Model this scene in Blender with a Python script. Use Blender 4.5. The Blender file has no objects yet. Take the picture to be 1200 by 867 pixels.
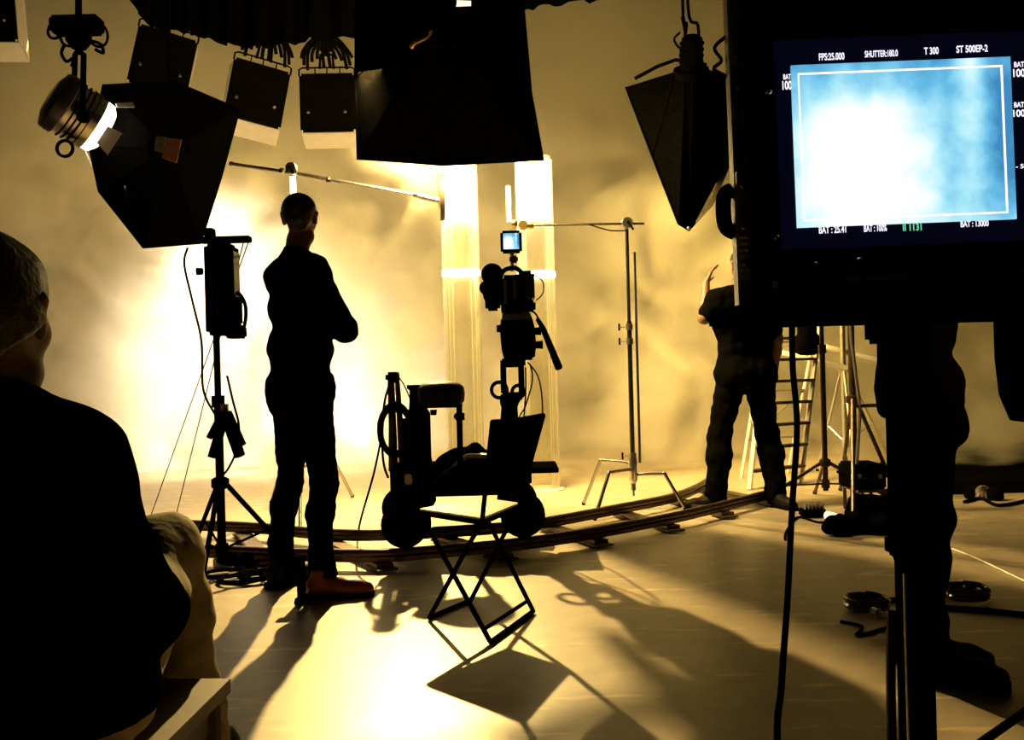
import bpy, bmesh, math, random
import numpy as np
from mathutils import Vector, Matrix, Euler

random.seed(7)
scene = bpy.context.scene
COL = scene.collection
PI = math.pi

# ------------------------------------------------------------------ camera
F_PX, CX, CY, CAM_H = 1100.0, 600.0, 433.5, 1.0
ROLL = math.radians(1.5)
cam_data = bpy.data.cameras.new('camera')
cam_data.sensor_width = 36.0
cam_data.lens = 36.0 * F_PX / 1200.0
cam_data.clip_start = 0.05
cam = bpy.data.objects.new('camera', cam_data)
cam.matrix_world = Matrix.Translation((0, 0, CAM_H)) @ Matrix.Rotation(PI / 2, 4, 'X') @ Matrix.Rotation(-ROLL, 4, 'Z')
COL.objects.link(cam)
scene.camera = cam

# ------------------------------------------------------------------ world, exposure, light levels
world = bpy.data.worlds.new('world')
scene.world = world
world.use_nodes = True
world.node_tree.nodes['Background'].inputs[0].default_value = (1.0, 0.72, 0.42, 1)
world.node_tree.nodes['Background'].inputs[1].default_value = 0.0015
vs = scene.view_settings
vs.view_transform = 'Standard'
vs.look = 'None'
vs.gamma = 1.0
vs.exposure = 0.0
vs.use_curve_mapping = False
WARM = (1.0, 0.66, 0.15)
WHITE = (1.0, 0.80, 0.46)
# watts of the lamps the studio has; each lamp is made with its own fixture below
POWER = dict(key=4700, soft_left=400, soft_centre=560, soft_right=190, flood=15, fresnel=110, tube=10)
KEY_POS = Vector((-1.0, 9.0, 3.45))
KEY_AIM = Vector((-0.25, 3.0, 0.0))
try:
    scene.cycles.use_denoising = True
    scene.cycles.max_bounces = 8
    scene.cycles.transparent_max_bounces = 16
    scene.cycles.volume_bounces = 2
    scene.cycles.volume_step_rate = 2.5
    scene.cycles.volume_max_steps = 64
    scene.cycles.sample_clamp_indirect = 4.0
    scene.cycles.caustics_reflective = False
    scene.cycles.caustics_refractive = False
except Exception:
    pass


# ------------------------------------------------------------------ photograph pixel -> point of the studio
def ray(px, py):
    u, v = px - CX, CY - py
    c, s = math.cos(ROLL), math.sin(ROLL)
    return ((u * c + v * s) / F_PX, (-u * s + v * c) / F_PX)


def P(px, py, y):
    a, b = ray(px, py)
    return Vector((a * y, y, CAM_H + b * y))


def F(px, py, z=0.0):
    a, b = ray(px, py)
    y = (z - CAM_H) / b
    return Vector((a * y, y, z))


# ------------------------------------------------------------------ materials
def mat(name, col, rough=0.6, metal=0.0, noise=0.0, scale=8.0, bump=0.0, spec=0.5, emit=None, estr=0.0):
    m = bpy.data.materials.new(name)
    m.use_nodes = True
    nt = m.node_tree
    b = nt.nodes['Principled BSDF']
    b.inputs['Base Color'].default_value = (*col, 1)
    b.inputs['Roughness'].default_value = rough
    b.inputs['Metallic'].default_value = metal
    b.inputs['Specular IOR Level'].default_value = spec
    if emit:
        b.inputs['Emission Color'].default_value = (*emit, 1)
        b.inputs['Emission Strength'].default_value = estr
    if noise or bump:
        tc = nt.nodes.new('ShaderNodeTexCoord')
        n = nt.nodes.new('ShaderNodeTexNoise')
        n.inputs['Scale'].default_value = scale
        n.inputs['Detail'].default_value = 5
        nt.links.new(tc.outputs['Object'], n.inputs['Vector'])
        if noise:
            r = nt.nodes.new('ShaderNodeValToRGB')
            r.color_ramp.elements[0].position = 0.3
            r.color_ramp.elements[1].position = 0.7
            r.color_ramp.elements[0].color = (*[c * (1 - noise) for c in col], 1)
            r.color_ramp.elements[1].color = (*[min(1, c * (1 + noise)) for c in col], 1)
            nt.links.new(n.outputs['Fac'], r.inputs['Fac'])
            nt.links.new(r.outputs['Color'], b.inputs['Base Color'])
        if bump:
            bp = nt.nodes.new('ShaderNodeBump')
            bp.inputs['Strength'].default_value = bump
            bp.inputs['Distance'].default_value = 0.01
            nt.links.new(n.outputs['Fac'], bp.inputs['Height'])
            nt.links.new(bp.outputs['Normal'], b.inputs['Normal'])
    return m


def emission(name, col, strength):
    m = bpy.data.materials.new(name)
    m.use_nodes = True
    nt = m.node_tree
    nt.nodes.clear()
    o = nt.nodes.new('ShaderNodeOutputMaterial')
    e = nt.nodes.new('ShaderNodeEmission')
    e.inputs[0].default_value = (*col, 1)
    e.inputs[1].default_value = strength
    nt.links.new(e.outputs[0], o.inputs[0])
    return m


M = dict(
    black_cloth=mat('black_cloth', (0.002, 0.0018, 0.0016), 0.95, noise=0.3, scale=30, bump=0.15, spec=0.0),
    black_metal=mat('black_metal', (0.0035, 0.003, 0.0026), 0.55, noise=0.3, scale=20, spec=0.0),
    black_plastic=mat('black_plastic', (0.0035, 0.003, 0.003), 0.5, noise=0.25, scale=25, spec=0.0),
    glossy_cable=mat('glossy_cable', (0.02, 0.018, 0.016), 0.15, noise=0.3, scale=30, spec=1.0),
    rubber=mat('rubber', (0.004, 0.0035, 0.003), 0.8, noise=0.3, scale=30, spec=0.0),
    steel=mat('steel', (0.62, 0.58, 0.52), 0.28, metal=1.0, noise=0.15, scale=40),
    chrome=mat('chrome', (0.36, 0.34, 0.31), 0.22, metal=1.0, noise=0.08, scale=30),
    brass=mat('brass', (0.65, 0.42, 0.12), 0.3, metal=1.0, noise=0.15, scale=30),
    alu=mat('aluminium', (0.68, 0.64, 0.56), 0.38, metal=1.0, noise=0.12, scale=25),
    pale_paint=mat('pale_paint', (0.75, 0.72, 0.64), 0.5, noise=0.1, scale=12),
    white_paint=mat('white_paint', (0.78, 0.74, 0.66), 0.6, noise=0.06, scale=10),
    rail=mat('rail_steel', (0.10, 0.065, 0.05), 0.38, metal=0.8, noise=0.4, scale=15),
    wood=mat('wood', (0.09, 0.055, 0.03), 0.5, noise=0.35, scale=6, bump=0.1),
    dark_wood=mat('dark_wood', (0.05, 0.034, 0.022), 0.55, noise=0.35, scale=6, bump=0.1),
    shirt_black=mat('black_shirt_fabric', (0.003, 0.0026, 0.0024), 0.95, noise=0.25, scale=40, bump=0.2, spec=0.0),
    trouser_black=mat('black_trouser_fabric', (0.003, 0.0026, 0.0024), 0.95, noise=0.25, scale=40, bump=0.2, spec=0.0),
    khaki=mat('khaki_denim', (0.32, 0.26, 0.16), 0.85, noise=0.25, scale=30, bump=0.25, spec=0.2),
    skin=mat('skin', (0.21, 0.10, 0.065), 0.5, noise=0.08, scale=18, bump=0.04),
    hair=mat('dark_hair', (0.022, 0.011, 0.007), 0.45, noise=0.5, scale=70, bump=0.6),
    leather=mat('dark_leather', (0.008, 0.005, 0.004), 0.55, noise=0.3, scale=20, bump=0.1, spec=0.08),
    red_leather=mat('red_brown_leather', (0.22, 0.04, 0.025), 0.35, noise=0.3, scale=20, bump=0.1),
    label_red=mat('faded_red_label', (0.30, 0.13, 0.11), 0.5, noise=0.3, scale=40),
    label_grey=mat('grey_label', (0.16, 0.15, 0.15), 0.5, noise=0.3, scale=40),
    seat_white=mat('pale_seat', (0.86, 0.84, 0.78), 0.25, noise=0.04, scale=14, spec=1.0),
    silver_inside=mat('silver_lining', (0.6, 0.57, 0.5), 0.45, metal=0.7, noise=0.1, scale=30),
    dark_glass=mat('screen_surround_glass', (0.003, 0.003, 0.006), 0.25, noise=0.2, scale=3, spec=0.1, emit=(0.03, 0.03, 0.16), estr=0.035),
    diffuser=mat('lit_diffusion_cloth', (0.8, 0.78, 0.7), 0.8, noise=0.05, scale=20, emit=(1.0, 0.75, 0.34), estr=1.6),
    lens=emission('lamp_lens', (1.0, 0.86, 0.62), 7.0),
    sleeve=mat('glowing_sleeve', (0.8, 0.78, 0.7), 0.7, noise=0.05, scale=10, emit=(1.0, 0.87, 0.55), estr=4.5),
    text_white=emission('screen_text_white', (0.86, 0.82, 1.0), 1.5),
    text_green=emission('screen_text_green', (0.16, 0.85, 0.45), 1.0),
    purple=mat('blued_steel', (0.10, 0.09, 0.16), 0.3, metal=0.8, noise=0.2, scale=20),
)


def floor_material():
    m = bpy.data.materials.new('painted_concrete')
    m.use_nodes = True
    nt = m.node_tree
    b = nt.nodes['Principled BSDF']
    tc = nt.nodes.new('ShaderNodeTexCoord')

    def noise(scale, detail, lo, hi, ca, cb, stretch=None):
        n = nt.nodes.new('ShaderNodeTexNoise')
        n.inputs['Scale'].default_value = scale
        n.inputs['Detail'].default_value = detail
        src = tc.outputs['Object']
        if stretch:
            mp = nt.nodes.new('ShaderNodeMapping')
            mp.inputs['Scale'].default_value = stretch
            mp.inputs['Rotation'].default_value = (0, 0, 0.5)
            nt.links.new(src, mp.inputs[0])
            src = mp.outputs[0]
        nt.links.new(src, n.inputs['Vector'])
        r = nt.nodes.new('ShaderNodeValToRGB')
        r.color_ramp.elements[0].position = lo
        r.color_ramp.elements[1].position = hi
        r.color_ramp.elements[0].color = (*ca, 1)
        r.color_ramp.elements[1].color = (*cb, 1)
        nt.links.new(n.outputs['Fac'], r.inputs['Fac'])
        return n, r
    n1, r1 = noise(0.9, 6, 0.3, 0.7, (0.34, 0.27, 0.19), (0.46, 0.38, 0.28))
    n2, r2 = noise(9.0, 8, 0.35, 0.65, (0.86, 0.86, 0.86), (1.05, 1.05, 1.05))
    n3, r3 = noise(2.4, 4, 0.60, 0.68, (1, 1, 1), (1.7, 1.6, 1.4), (1.0, 4.5, 1))   # pale scuffs
    mx = nt.nodes.new('ShaderNodeMix'); mx.data_type = 'RGBA'; mx.blend_type = 'MULTIPLY'; mx.inputs[0].default_value = 1
    mx2 = nt.nodes.new('ShaderNodeMix'); mx2.data_type = 'RGBA'; mx2.blend_type = 'MULTIPLY'; mx2.inputs[0].default_value = 1
    nt.links.new(r1.outputs[0], mx.inputs[6]); nt.links.new(r2.outputs[0], mx.inputs[7])
    nt.links.new(mx.outputs[2], mx2.inputs[6]); nt.links.new(r3.outputs[0], mx2.inputs[7])
    nt.links.new(mx2.outputs[2], b.inputs['Base Color'])
    b.inputs['Roughness'].default_value = 0.40
    b.inputs['Specular IOR Level'].default_value = 0.8
    bp = nt.nodes.new('ShaderNodeBump'); bp.inputs['Strength'].default_value = 0.10; bp.inputs['Distance'].default_value = 0.01
    nt.links.new(n2.outputs['Fac'], bp.inputs['Height'])
    nt.links.new(bp.outputs['Normal'], b.inputs['Normal'])
    return m


def glass_material():
    m = bpy.data.materials.new('clear_acrylic')
    m.use_nodes = True
    nt = m.node_tree
    nt.nodes.clear()
    o = nt.nodes.new('ShaderNodeOutputMaterial')
    t = nt.nodes.new('ShaderNodeBsdfTransparent'); t.inputs[0].default_value = (0.97, 0.96, 0.90, 1)
    g = nt.nodes.new('ShaderNodeBsdfGlossy'); g.inputs[0].default_value = (1, 1, 1, 1); g.inputs[1].default_value = 0.18
    d = nt.nodes.new('ShaderNodeBsdfTranslucent'); d.inputs[0].default_value = (0.9, 0.88, 0.8, 1)
    a = nt.nodes.new('ShaderNodeMixShader'); a.inputs[0].default_value = 0.5
    lw = nt.nodes.new('ShaderNodeLayerWeight'); lw.inputs[0].default_value = 0.35
    mr = nt.nodes.new('ShaderNodeMapRange'); mr.inputs[3].default_value = 0.10; mr.inputs[4].default_value = 0.85
    mx = nt.nodes.new('ShaderNodeMixShader')
    nt.links.new(g.outputs[0], a.inputs[1]); nt.links.new(d.outputs[0], a.inputs[2])
    nt.links.new(lw.outputs['Facing'], mr.inputs[0])
    nt.links.new(mr.outputs[0], mx.inputs[0])
    nt.links.new(t.outputs[0], mx.inputs[1]); nt.links.new(a.outputs[0], mx.inputs[2])
    nt.links.new(mx.outputs[0], o.inputs[0])
    return m


def screen_material():
    """the picture on the monitor: the smoky set, white at one side and blue at the other"""
    m = bpy.data.materials.new('monitor_picture')
    m.use_nodes = True
    nt = m.node_tree
    nt.nodes.clear()
    o = nt.nodes.new('ShaderNodeOutputMaterial')
    e = nt.nodes.new('ShaderNodeEmission')
    tc = nt.nodes.new('ShaderNodeTexCoord')
    sep = nt.nodes.new('ShaderNodeSeparateXYZ')
    nt.links.new(tc.outputs['Generated'], sep.inputs[0])

    def ramp(stops, src):
        r = nt.nodes.new('ShaderNodeValToRGB')
        cr = r.color_ramp
        while len(cr.elements) < len(stops):
            cr.elements.new(0.5)
        for el, (p, c) in zip(cr.elements, stops):
            el.position = p
            el.color = (*c, 1)
        nt.links.new(src, r.inputs['Fac'])
        return r

    def math_(op, a, b):
        n = nt.nodes.new('ShaderNodeMath'); n.operation = op
        for i, x in enumerate((a, b)):
            if isinstance(x, (int, float)):
                n.inputs[i].default_value = x
            else:
                nt.links.new(x, n.inputs[i])
        return n.outputs[0]
    n = nt.nodes.new('ShaderNodeTexNoise'); n.inputs['Scale'].default_value = 5.5; n.inputs['Detail'].default_value = 4
    mp = nt.nodes.new('ShaderNodeMapping'); mp.inputs['Scale'].default_value = (1.0, 1.0, 0.7)
    nt.links.new(tc.outputs['Generated'], mp.inputs[0]); nt.links.new(mp.outputs[0], n.inputs['Vector'])
    # brightness: a big white bloom left of the middle, smoke at the right, a paler pillar near the right edge
    dx = math_('MULTIPLY', math_('SUBTRACT', sep.outputs['X'], 0.30), 1.9)
    dz = math_('MULTIPLY', math_('SUBTRACT', sep.outputs['Z'], 0.42), 1.55)
    d2 = math_('ADD', math_('MULTIPLY', dx, dx), math_('MULTIPLY', dz, dz))
    bloom = math_('MULTIPLY', math_('POWER', 2.718, math_('MULTIPLY', d2, -2.2)), 1.25)
    lowx = math_('MAXIMUM', math_('SUBTRACT', 0.32, sep.outputs['Z']), 0.0)
    px = math_('MULTIPLY', math_('SUBTRACT', sep.outputs['X'], 0.81), 14.0)
    pillar = math_('MULTIPLY', math_('POWER', 2.718, math_('MULTIPLY', math_('MULTIPLY', px, px), -1.0)), math_('ADD', math_('MULTIPLY', sep.outputs['Z'], 0.42), 0.08))
    sm = math_('MULTIPLY', math_('SUBTRACT', n.outputs['Fac'], 0.5), 0.85)
    tot = math_('ADD', math_('ADD', bloom, pillar), math_('ADD', sm, math_('MULTIPLY', lowx, 1.1)))
    r = ramp([(0.0, (0.05, 0.25, 0.50)), (0.22, (0.14, 0.50, 0.78)), (0.45, (0.38, 0.78, 0.92)), (0.68, (0.78, 0.97, 1.0)), (0.85, (1, 1, 1))], tot)
    nt.links.new(r.outputs[0], e.inputs[0])
    e.inputs[1].default_value = 1.05
    nt.links.new(e.outputs[0], o.inputs[0])
    return m


def haze_material():
    m = bpy.data.materials.new('stage_haze')
    m.use_nodes = True
    nt = m.node_tree
    nt.nodes.clear()
    o = nt.nodes.new('ShaderNodeOutputMaterial')
    v = nt.nodes.new('ShaderNodeVolumePrincipled')
    v.inputs['Color'].default_value = (1.0, 0.95, 0.85, 1)
    v.inputs['Anisotropy'].default_value = 0.25
    tc = nt.nodes.new('ShaderNodeTexCoord')
    n = nt.nodes.new('ShaderNodeTexNoise')
    n.inputs['Scale'].default_value = 1.25
    n.inputs['Detail'].default_value = 4.0
    n.inputs['Distortion'].default_value = 0.6
    nt.links.new(tc.outputs['Object'], n.inputs['Vector'])
    mr = nt.nodes.new('ShaderNodeMapRange')
    mr.inputs[1].default_value = 0.49; mr.inputs[2].default_value = 0.62
    mr.inputs[3].default_value = 0.02; mr.inputs[4].default_value = 1.7
    nt.links.new(n.outputs['Fac'], mr.inputs[0])
    sp_ = nt.nodes.new('ShaderNodeSeparateXYZ')
    nt.links.new(tc.outputs['Object'], sp_.inputs[0])
    zt_ = nt.nodes.new('ShaderNodeMapRange')       # the smoke thins out above head height of the set
    zt_.inputs[1].default_value = 2.7; zt_.inputs[2].default_value = 3.5
    zt_.inputs[3].default_value = 1.0; zt_.inputs[4].default_value = 0.05
    nt.links.new(sp_.outputs['Z'], zt_.inputs[0])
    mu = nt.nodes.new('ShaderNodeMath'); mu.operation = 'MULTIPLY'
    nt.links.new(mr.outputs[0], mu.inputs[0]); nt.links.new(zt_.outputs[0], mu.inputs[1])
    nt.links.new(mu.outputs[0], v.inputs['Density'])
    nt.links.new(v.outputs[0], o.inputs['Volume'])
    return m


# ------------------------------------------------------------------ object helpers
def thing(name, label, cat, loc=(0, 0, 0), rot=(0, 0, 0), group=None):
    o = bpy.data.objects.new(name, None)
    o.empty_display_size = 0.1
    COL.objects.link(o)
    o.location = loc
    o.rotation_euler = rot
    o['label'] = label
    o['category'] = cat
    if group:
        o['group'] = group
    return o


def tag(o, label, cat, group=None, kind=None):
    o['label'] = label
    o['category'] = cat
    if group:
        o['group'] = group
    if kind:
        o['kind'] = kind
    return o


def copy_tree(o, parent=None):
    c = o.copy()
    COL.objects.link(c)
    c.parent = parent
    for ch in [x for x in o.children]:
        copy_tree(ch, c)
    return c


def frame_of(d):
    d = Vector(d).normalized()
    a = Vector((0, 0, 1)) if abs(d.z) < 0.95 else Vector((1, 0, 0))
    u = d.cross(a).normalized()
    return u, d.cross(u).normalized()


def smooth_path(pts, n=8, closed=False):
    pts = [Vector(p) for p in pts]
    out = []
    m = len(pts)
    rng = range(m) if closed else range(m - 1)
    for i in rng:
        g = (lambda k: pts[k % m]) if closed else (lambda k: pts[max(0, min(m - 1, k))])
        p0, p1, p2, p3 = g(i - 1), g(i), g(i + 1), g(i + 2)
        for k in range(n):
            t = k / n
            out.append(0.5 * ((2 * p1) + (-p0 + p2) * t + (2 * p0 - 5 * p1 + 4 * p2 - p3) * t * t + (-p0 + 3 * p1 - 3 * p2 + p3) * t ** 3))
    if not closed:
        out.append(pts[-1])
    return out


class MB:
    def __init__(s):
        s.v, s.f = [], []

    def add(s, verts, faces):
        b = len(s.v)
        s.v += [tuple(p) for p in verts]
        s.f += [tuple(b + i for i in f) for f in faces]
        return s

    def box(s, c, size, rot=None, bevel=0.0):
        R = rot if rot is not None else Matrix.Identity(3)
        c = Vector(c)
        hx, hy, hz = size[0] / 2, size[1] / 2, size[2] / 2
        if bevel > 0:
            bm = bmesh.new()
            bmesh.ops.create_cube(bm, size=1.0)
            for w in bm.verts:
                w.co = Vector((w.co.x * size[0], w.co.y * size[1], w.co.z * size[2]))
            bmesh.ops.bevel(bm, geom=bm.edges[:], offset=min(bevel, min(size) * 0.45), segments=2, affect='EDGES')
            bm.verts.ensure_lookup_table()
            for i, w in enumerate(bm.verts):
                w.index = i
            s.add([c + R @ w.co for w in bm.verts], [[w.index for w in f.verts] for f in bm.faces])
            bm.free()
            return s
        vs_ = [c + R @ Vector((x * hx, y * hy, z * hz)) for x in (-1, 1) for y in (-1, 1) for z in (-1, 1)]
        return s.add(vs_, [(0, 1, 3, 2), (4, 6, 7, 5), (0, 4, 5, 1), (2, 3, 7, 6), (0, 2, 6, 4), (1, 5, 7, 3)])

    def hexa(s, a, b):
        """a solid between two loops of equal length"""
        n = len(a)
        fs = [tuple(range(n - 1, -1, -1)), tuple(range(n, 2 * n))]
        fs += [(i, (i + 1) % n, n + (i + 1) % n, n + i) for i in range(n)]
        return s.add(list(a) + list(b), fs)

    def tube(s, pts, r, sides=10, closed=False, caps=True):
        pts = [Vector(p) for p in pts]
        n = len(pts)
        rr = r if isinstance(r, (list, tuple)) else [r] * n
        base = len(s.v)
        pu = None
        for i, p in enumerate(pts):
            if closed:
                d = pts[(i + 1) % n] - pts[i - 1]
            else:
                d = pts[min(n - 1, i + 1)] - pts[max(0, i - 1)]
            if d.length < 1e-9:
                d = Vector((0, 0, 1))
            d.normalize()
            if pu is None:
                u, w = frame_of(d)
            else:
                u = (pu - d * pu.dot(d))
                u = u.normalized() if u.length > 1e-6 else frame_of(d)[0]
                w = d.cross(u)
            pu = u
            for k in range(sides):
                a = 2 * PI * k / sides
                s.v.append(tuple(p + (u * math.cos(a) + w * math.sin(a)) * rr[i]))
        last = n if closed else n - 1
        for i in range(last):
            j = (i + 1) % n
            for k in range(sides):
                k2 = (k + 1) % sides
                s.f.append((base + i * sides + k, base + i * sides + k2, base + j * sides + k2, base + j * sides + k))
        if caps and not closed:
            s.f.append(tuple(base + k for k in range(sides - 1, -1, -1)))
            s.f.append(tuple(base + (n - 1) * sides + k for k in range(sides)))
        return s

    def lathe(s, prof, o=(0, 0, 0), axis=(0, 0, 1), sides=24, caps=True):
        """prof: list of (radius, distance along the axis)"""
        o, ax = Vector(o), Vector(axis).normalized()
        u, w = frame_of(ax)
        base = len(s.v)
        for r, h in prof:
            for k in range(sides):
                a = 2 * PI * k / sides
                s.v.append(tuple(o + ax * h + (u * math.cos(a) + w * math.sin(a)) * max(r, 1e-4)))
        for i in range(len(prof) - 1):
            for k in range(sides):
                k2 = (k + 1) % sides
                s.f.append((base + i * sides + k, base + i * sides + k2, base + (i + 1) * sides + k2, base + (i + 1) * sides + k))
        if caps:
            s.f.append(tuple(base + k for k in range(sides - 1, -1, -1)))
            s.f.append(tuple(base + (len(prof) - 1) * sides + k for k in range(sides)))
        return s

    def ring(s, o, axis, R, r, n=24, sides=8, a0=0.0, a1=2 * PI):
        u, w = frame_of(axis)
        o = Vector(o)
        full = abs(a1 - a0 - 2 * PI) < 1e-6
        k = n if full else n + 1
        pts = [o + (u * math.cos(a0 + (a1 - a0) * i / n) + w * math.sin(a0 + (a1 - a0) * i / n)) * R for i in range(k)]
        return s.tube(pts, r, sides, closed=full)

    def ball(s, c, r, seg=12, scale=(1, 1, 1)):
        c = Vector(c)
        base = len(s.v)
        h = seg // 2
        for i in range(h + 1):
            t = PI * i / h
            for k in range(seg):
                a = 2 * PI * k / seg
                s.v.append(tuple(c + Vector((math.sin(t) * math.cos(a) * r * scale[0], math.sin(t) * math.sin(a) * r * scale[1], math.cos(t) * r * scale[2]))))
        for i in range(h):
            for k in range(seg):
                k2 = (k + 1) % seg
                s.f.append((base + i * seg + k, base + (i + 1) * seg + k, base + (i + 1) * seg + k2, base + i * seg + k2))
        return s

    def build(s, name, material, parent=None, smooth=False, world=False):
        """verts are local to the top-level thing; with world=True they are world points and the thing's place is taken off"""
        vs_ = s.v
        if world and parent is not None:
            r = parent
            while r.parent is not None:
                r = r.parent
            inv = Matrix.LocRotScale(r.location, r.rotation_euler, None).inverted()
            vs_ = [tuple(inv @ Vector(p)) for p in vs_]
        me = bpy.data.meshes.new(name)
        me.from_pydata(vs_, [], s.f)
        me.materials.append(material)
        bm = bmesh.new()
        bm.from_mesh(me)
        bmesh.ops.remove_doubles(bm, verts=bm.verts, dist=1e-5)
        bmesh.ops.recalc_face_normals(bm, faces=bm.faces)
        bm.to_mesh(me)
        bm.free()
        if smooth:
            for p in me.polygons:
                p.use_smooth = True
            try:
                me.set_sharp_from_angle(angle=math.radians(40))
            except Exception:
                pass
        o = bpy.data.objects.new(name, me)
        COL.objects.link(o)
        if parent is not None:
            o.parent = parent
        return o


def struct(o):
    o['kind'] = 'structure'
    return o


def area_lamp(name, pos, aim, size, power, color, parent=None, spread=PI, size_y=None):
    l = bpy.data.lights.new(name, 'AREA')
    l.shape = 'RECTANGLE'
    l.size = size
    l.size_y = size_y or size
    l.energy = power
    l.color = color
    l.spread = spread
    o = bpy.data.objects.new(name, l)
    COL.objects.link(o)
    d = Vector(aim) - Vector(pos)
    o.rotation_euler = d.to_track_quat('-Z', 'Y').to_euler()
    o.location = pos
    if parent is not None:
        r = parent
        mw = Matrix.LocRotScale(o.location, o.rotation_euler, None)
        inv = Matrix.LocRotScale(r.location, r.rotation_euler, None).inverted()
        o.parent = r
        loc, rot, sc = (inv @ mw).decompose()
        o.location = loc
        o.rotation_euler = rot.to_euler()
    return o


# ------------------------------------------------------------------ signed-distance bodies (people, bags, shoes)
class Body:
    def __init__(s):
        s.pr = []          # (a, b, ra, rb, k)
        s.cut = []         # (point, normal, 'out' side removed)

    def c(s, a, b, ra, rb=None, k=0.03):
        s.pr.append((np.array(a, float), np.array(b, float), ra, ra if rb is None else rb, k))
        return s

    def plane(s, p, n):
        s.cut.append((np.array(p, float), np.array(n, float) / np.linalg.norm(n)))
        return s

    def mesh(s, h=0.01, wrinkle=0.0, seed=0):
        lo = np.min([np.minimum(a - ra, b - rb) for a, b, ra, rb, k in s.pr], axis=0) - 3 * h - 0.02
        hi = np.max([np.maximum(a + ra, b + rb) for a, b, ra, rb, k in s.pr], axis=0) + 3 * h + 0.02
        n = np.ceil((hi - lo) / h).astype(int) + 1
        f = np.full(n, 9.0, np.float32)
        ax = [lo[i] + h * np.arange(n[i]) for i in range(3)]
        for a, b, ra, rb, k in s.pr:
            m = max(ra, rb) + k + 2.5 * h
            l_ = np.minimum(a, b) - m
            h_ = np.maximum(a, b) + m
            i0 = np.clip(np.floor((l_ - lo) / h).astype(int), 0, n)
            i1 = np.clip(np.ceil((h_ - lo) / h).astype(int) + 1, 0, n)
            if np.any(i1 <= i0):
                continue
            X, Y, Z = np.meshgrid(ax[0][i0[0]:i1[0]], ax[1][i0[1]:i1[1]], ax[2][i0[2]:i1[2]], indexing='ij')
            ab = b - a
            L = float(ab @ ab)
            dx, dy, dz = X - a[0], Y - a[1], Z - a[2]
            t = np.clip((dx * ab[0] + dy * ab[1] + dz * ab[2]) / L, 0, 1) if L > 1e-12 else np.zeros_like(X)
            d = np.sqrt((dx - t * ab[0]) ** 2 + (dy - t * ab[1]) ** 2 + (dz - t * ab[2]) ** 2) - (ra + (rb - ra) * t)
            sub = f[i0[0]:i1[0], i0[1]:i1[1], i0[2]:i1[2]]
            if k > 1e-4:
                hh = np.clip(0.5 + 0.5 * (sub - d) / k, 0, 1)
                sub[...] = sub * (1 - hh) + d * hh - k * hh * (1 - hh)
            else:
                sub[...] = np.minimum(sub, d)
        X, Y, Z = np.meshgrid(*ax, indexing='ij')
        if wrinkle:
            rs = np.random.RandomState(seed)
            w = np.zeros(n, np.float32)
            for _ in range(5):
                q = rs.randn(3) * np.array([34, 34, 60])
                w += np.sin(X * q[0] + Y * q[1] + Z * q[2] + rs.rand() * 6.28).astype(np.float32)
            f += w * (wrinkle / 5.0)
        for p, nn in s.cut:
            f = np.maximum(f, ((X - p[0]) * nn[0] + (Y - p[1]) * nn[1] + (Z - p[2]) * nn[2]).astype(np.float32))
        return surface_nets(f, lo, h)


def surface_nets(f, lo, h):
    f = f.astype(np.float32)
    f[f == 0] = 1e-6
    ins = f < 0
    nx, ny, nz = f.shape
    corners = [(i, j, k) for i in (0, 1) for j in (0, 1) for k in (0, 1)]
    cnt = np.zeros((nx - 1, ny - 1, nz - 1), np.int8)
    for i, j, k in corners:
        cnt += ins[i:nx - 1 + i, j:ny - 1 + j, k:nz - 1 + k]
    cells = np.argwhere((cnt > 0) & (cnt < 8))
    idx = -np.ones(cnt.shape, np.int64)
    idx[tuple(cells.T)] = np.arange(len(cells))
    acc = np.zeros((len(cells), 3))
    num = np.zeros(len(cells))
    for axis in range(3):
        e = [0, 0, 0]
        e[axis] = 1
        o = [a for a in range(3) if a != axis]
        for p in (0, 1):
            for q in (0, 1):
                off = [0, 0, 0]
                off[o[0]], off[o[1]] = p, q
                A = cells + off
                B = A + e
                fa, fb = f[tuple(A.T)], f[tuple(B.T)]
                x = (fa < 0) != (fb < 0)
                t = np.where(x, fa / np.where(x, fa - fb, 1), 0)
                pt = A + np.outer(t, e)
                acc[x] += pt[x]
                num[x] += 1
    verts = acc / num[:, None] * h + lo
    faces = []
    for axis in range(3):
        o1, o2 = (axis + 1) % 3, (axis + 2) % 3
        sl0 = [slice(None)] * 3
        sl1 = [slice(None)] * 3
        sl0[axis] = slice(0, -1)
        sl1[axis] = slice(1, None)
        a, b = ins[tuple(sl0)], ins[tuple(sl1)]
        E = np.argwhere(a != b)
        E = E[(E[:, o1] > 0) & (E[:, o2] > 0) & (E[:, o1] < f.shape[o1] - 1) & (E[:, o2] < f.shape[o2] - 1)]
        if not len(E):
            continue
        flip = a[tuple(E.T)]
        d1 = np.zeros(3, int); d1[o1] = 1
        d2 = np.zeros(3, int); d2[o2] = 1
        q = np.stack([idx[tuple((E - d1 - d2).T)], idx[tuple((E - d2).T)], idx[tuple(E.T)], idx[tuple((E - d1).T)]], 1)
        q[~flip] = q[~flip][:, ::-1]
        faces.append(q)
    return verts, np.concatenate(faces)


def body_obj(name, body, material, parent, h=0.01, wrinkle=0.0, seed=0):
    v, q = body.mesh(h, wrinkle, seed)
    me = bpy.data.meshes.new(name)
    me.from_pydata(v.tolist(), [], q.tolist())
    me.materials.append(material)
    me.polygons.foreach_set('use_smooth', [True] * len(me.polygons))
    o = bpy.data.objects.new(name, me)
    COL.objects.link(o)
    if parent is not None:
        o.parent = parent
    return o


# ================================================================== SETTING
def plane_wall(name, pts, thick_dir, material):
    a = [Vector(p) for p in pts]
    b = [p + Vector(thick_dir) for p in a]
    return struct(MB().hexa(a, b).build(name, material))


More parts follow.
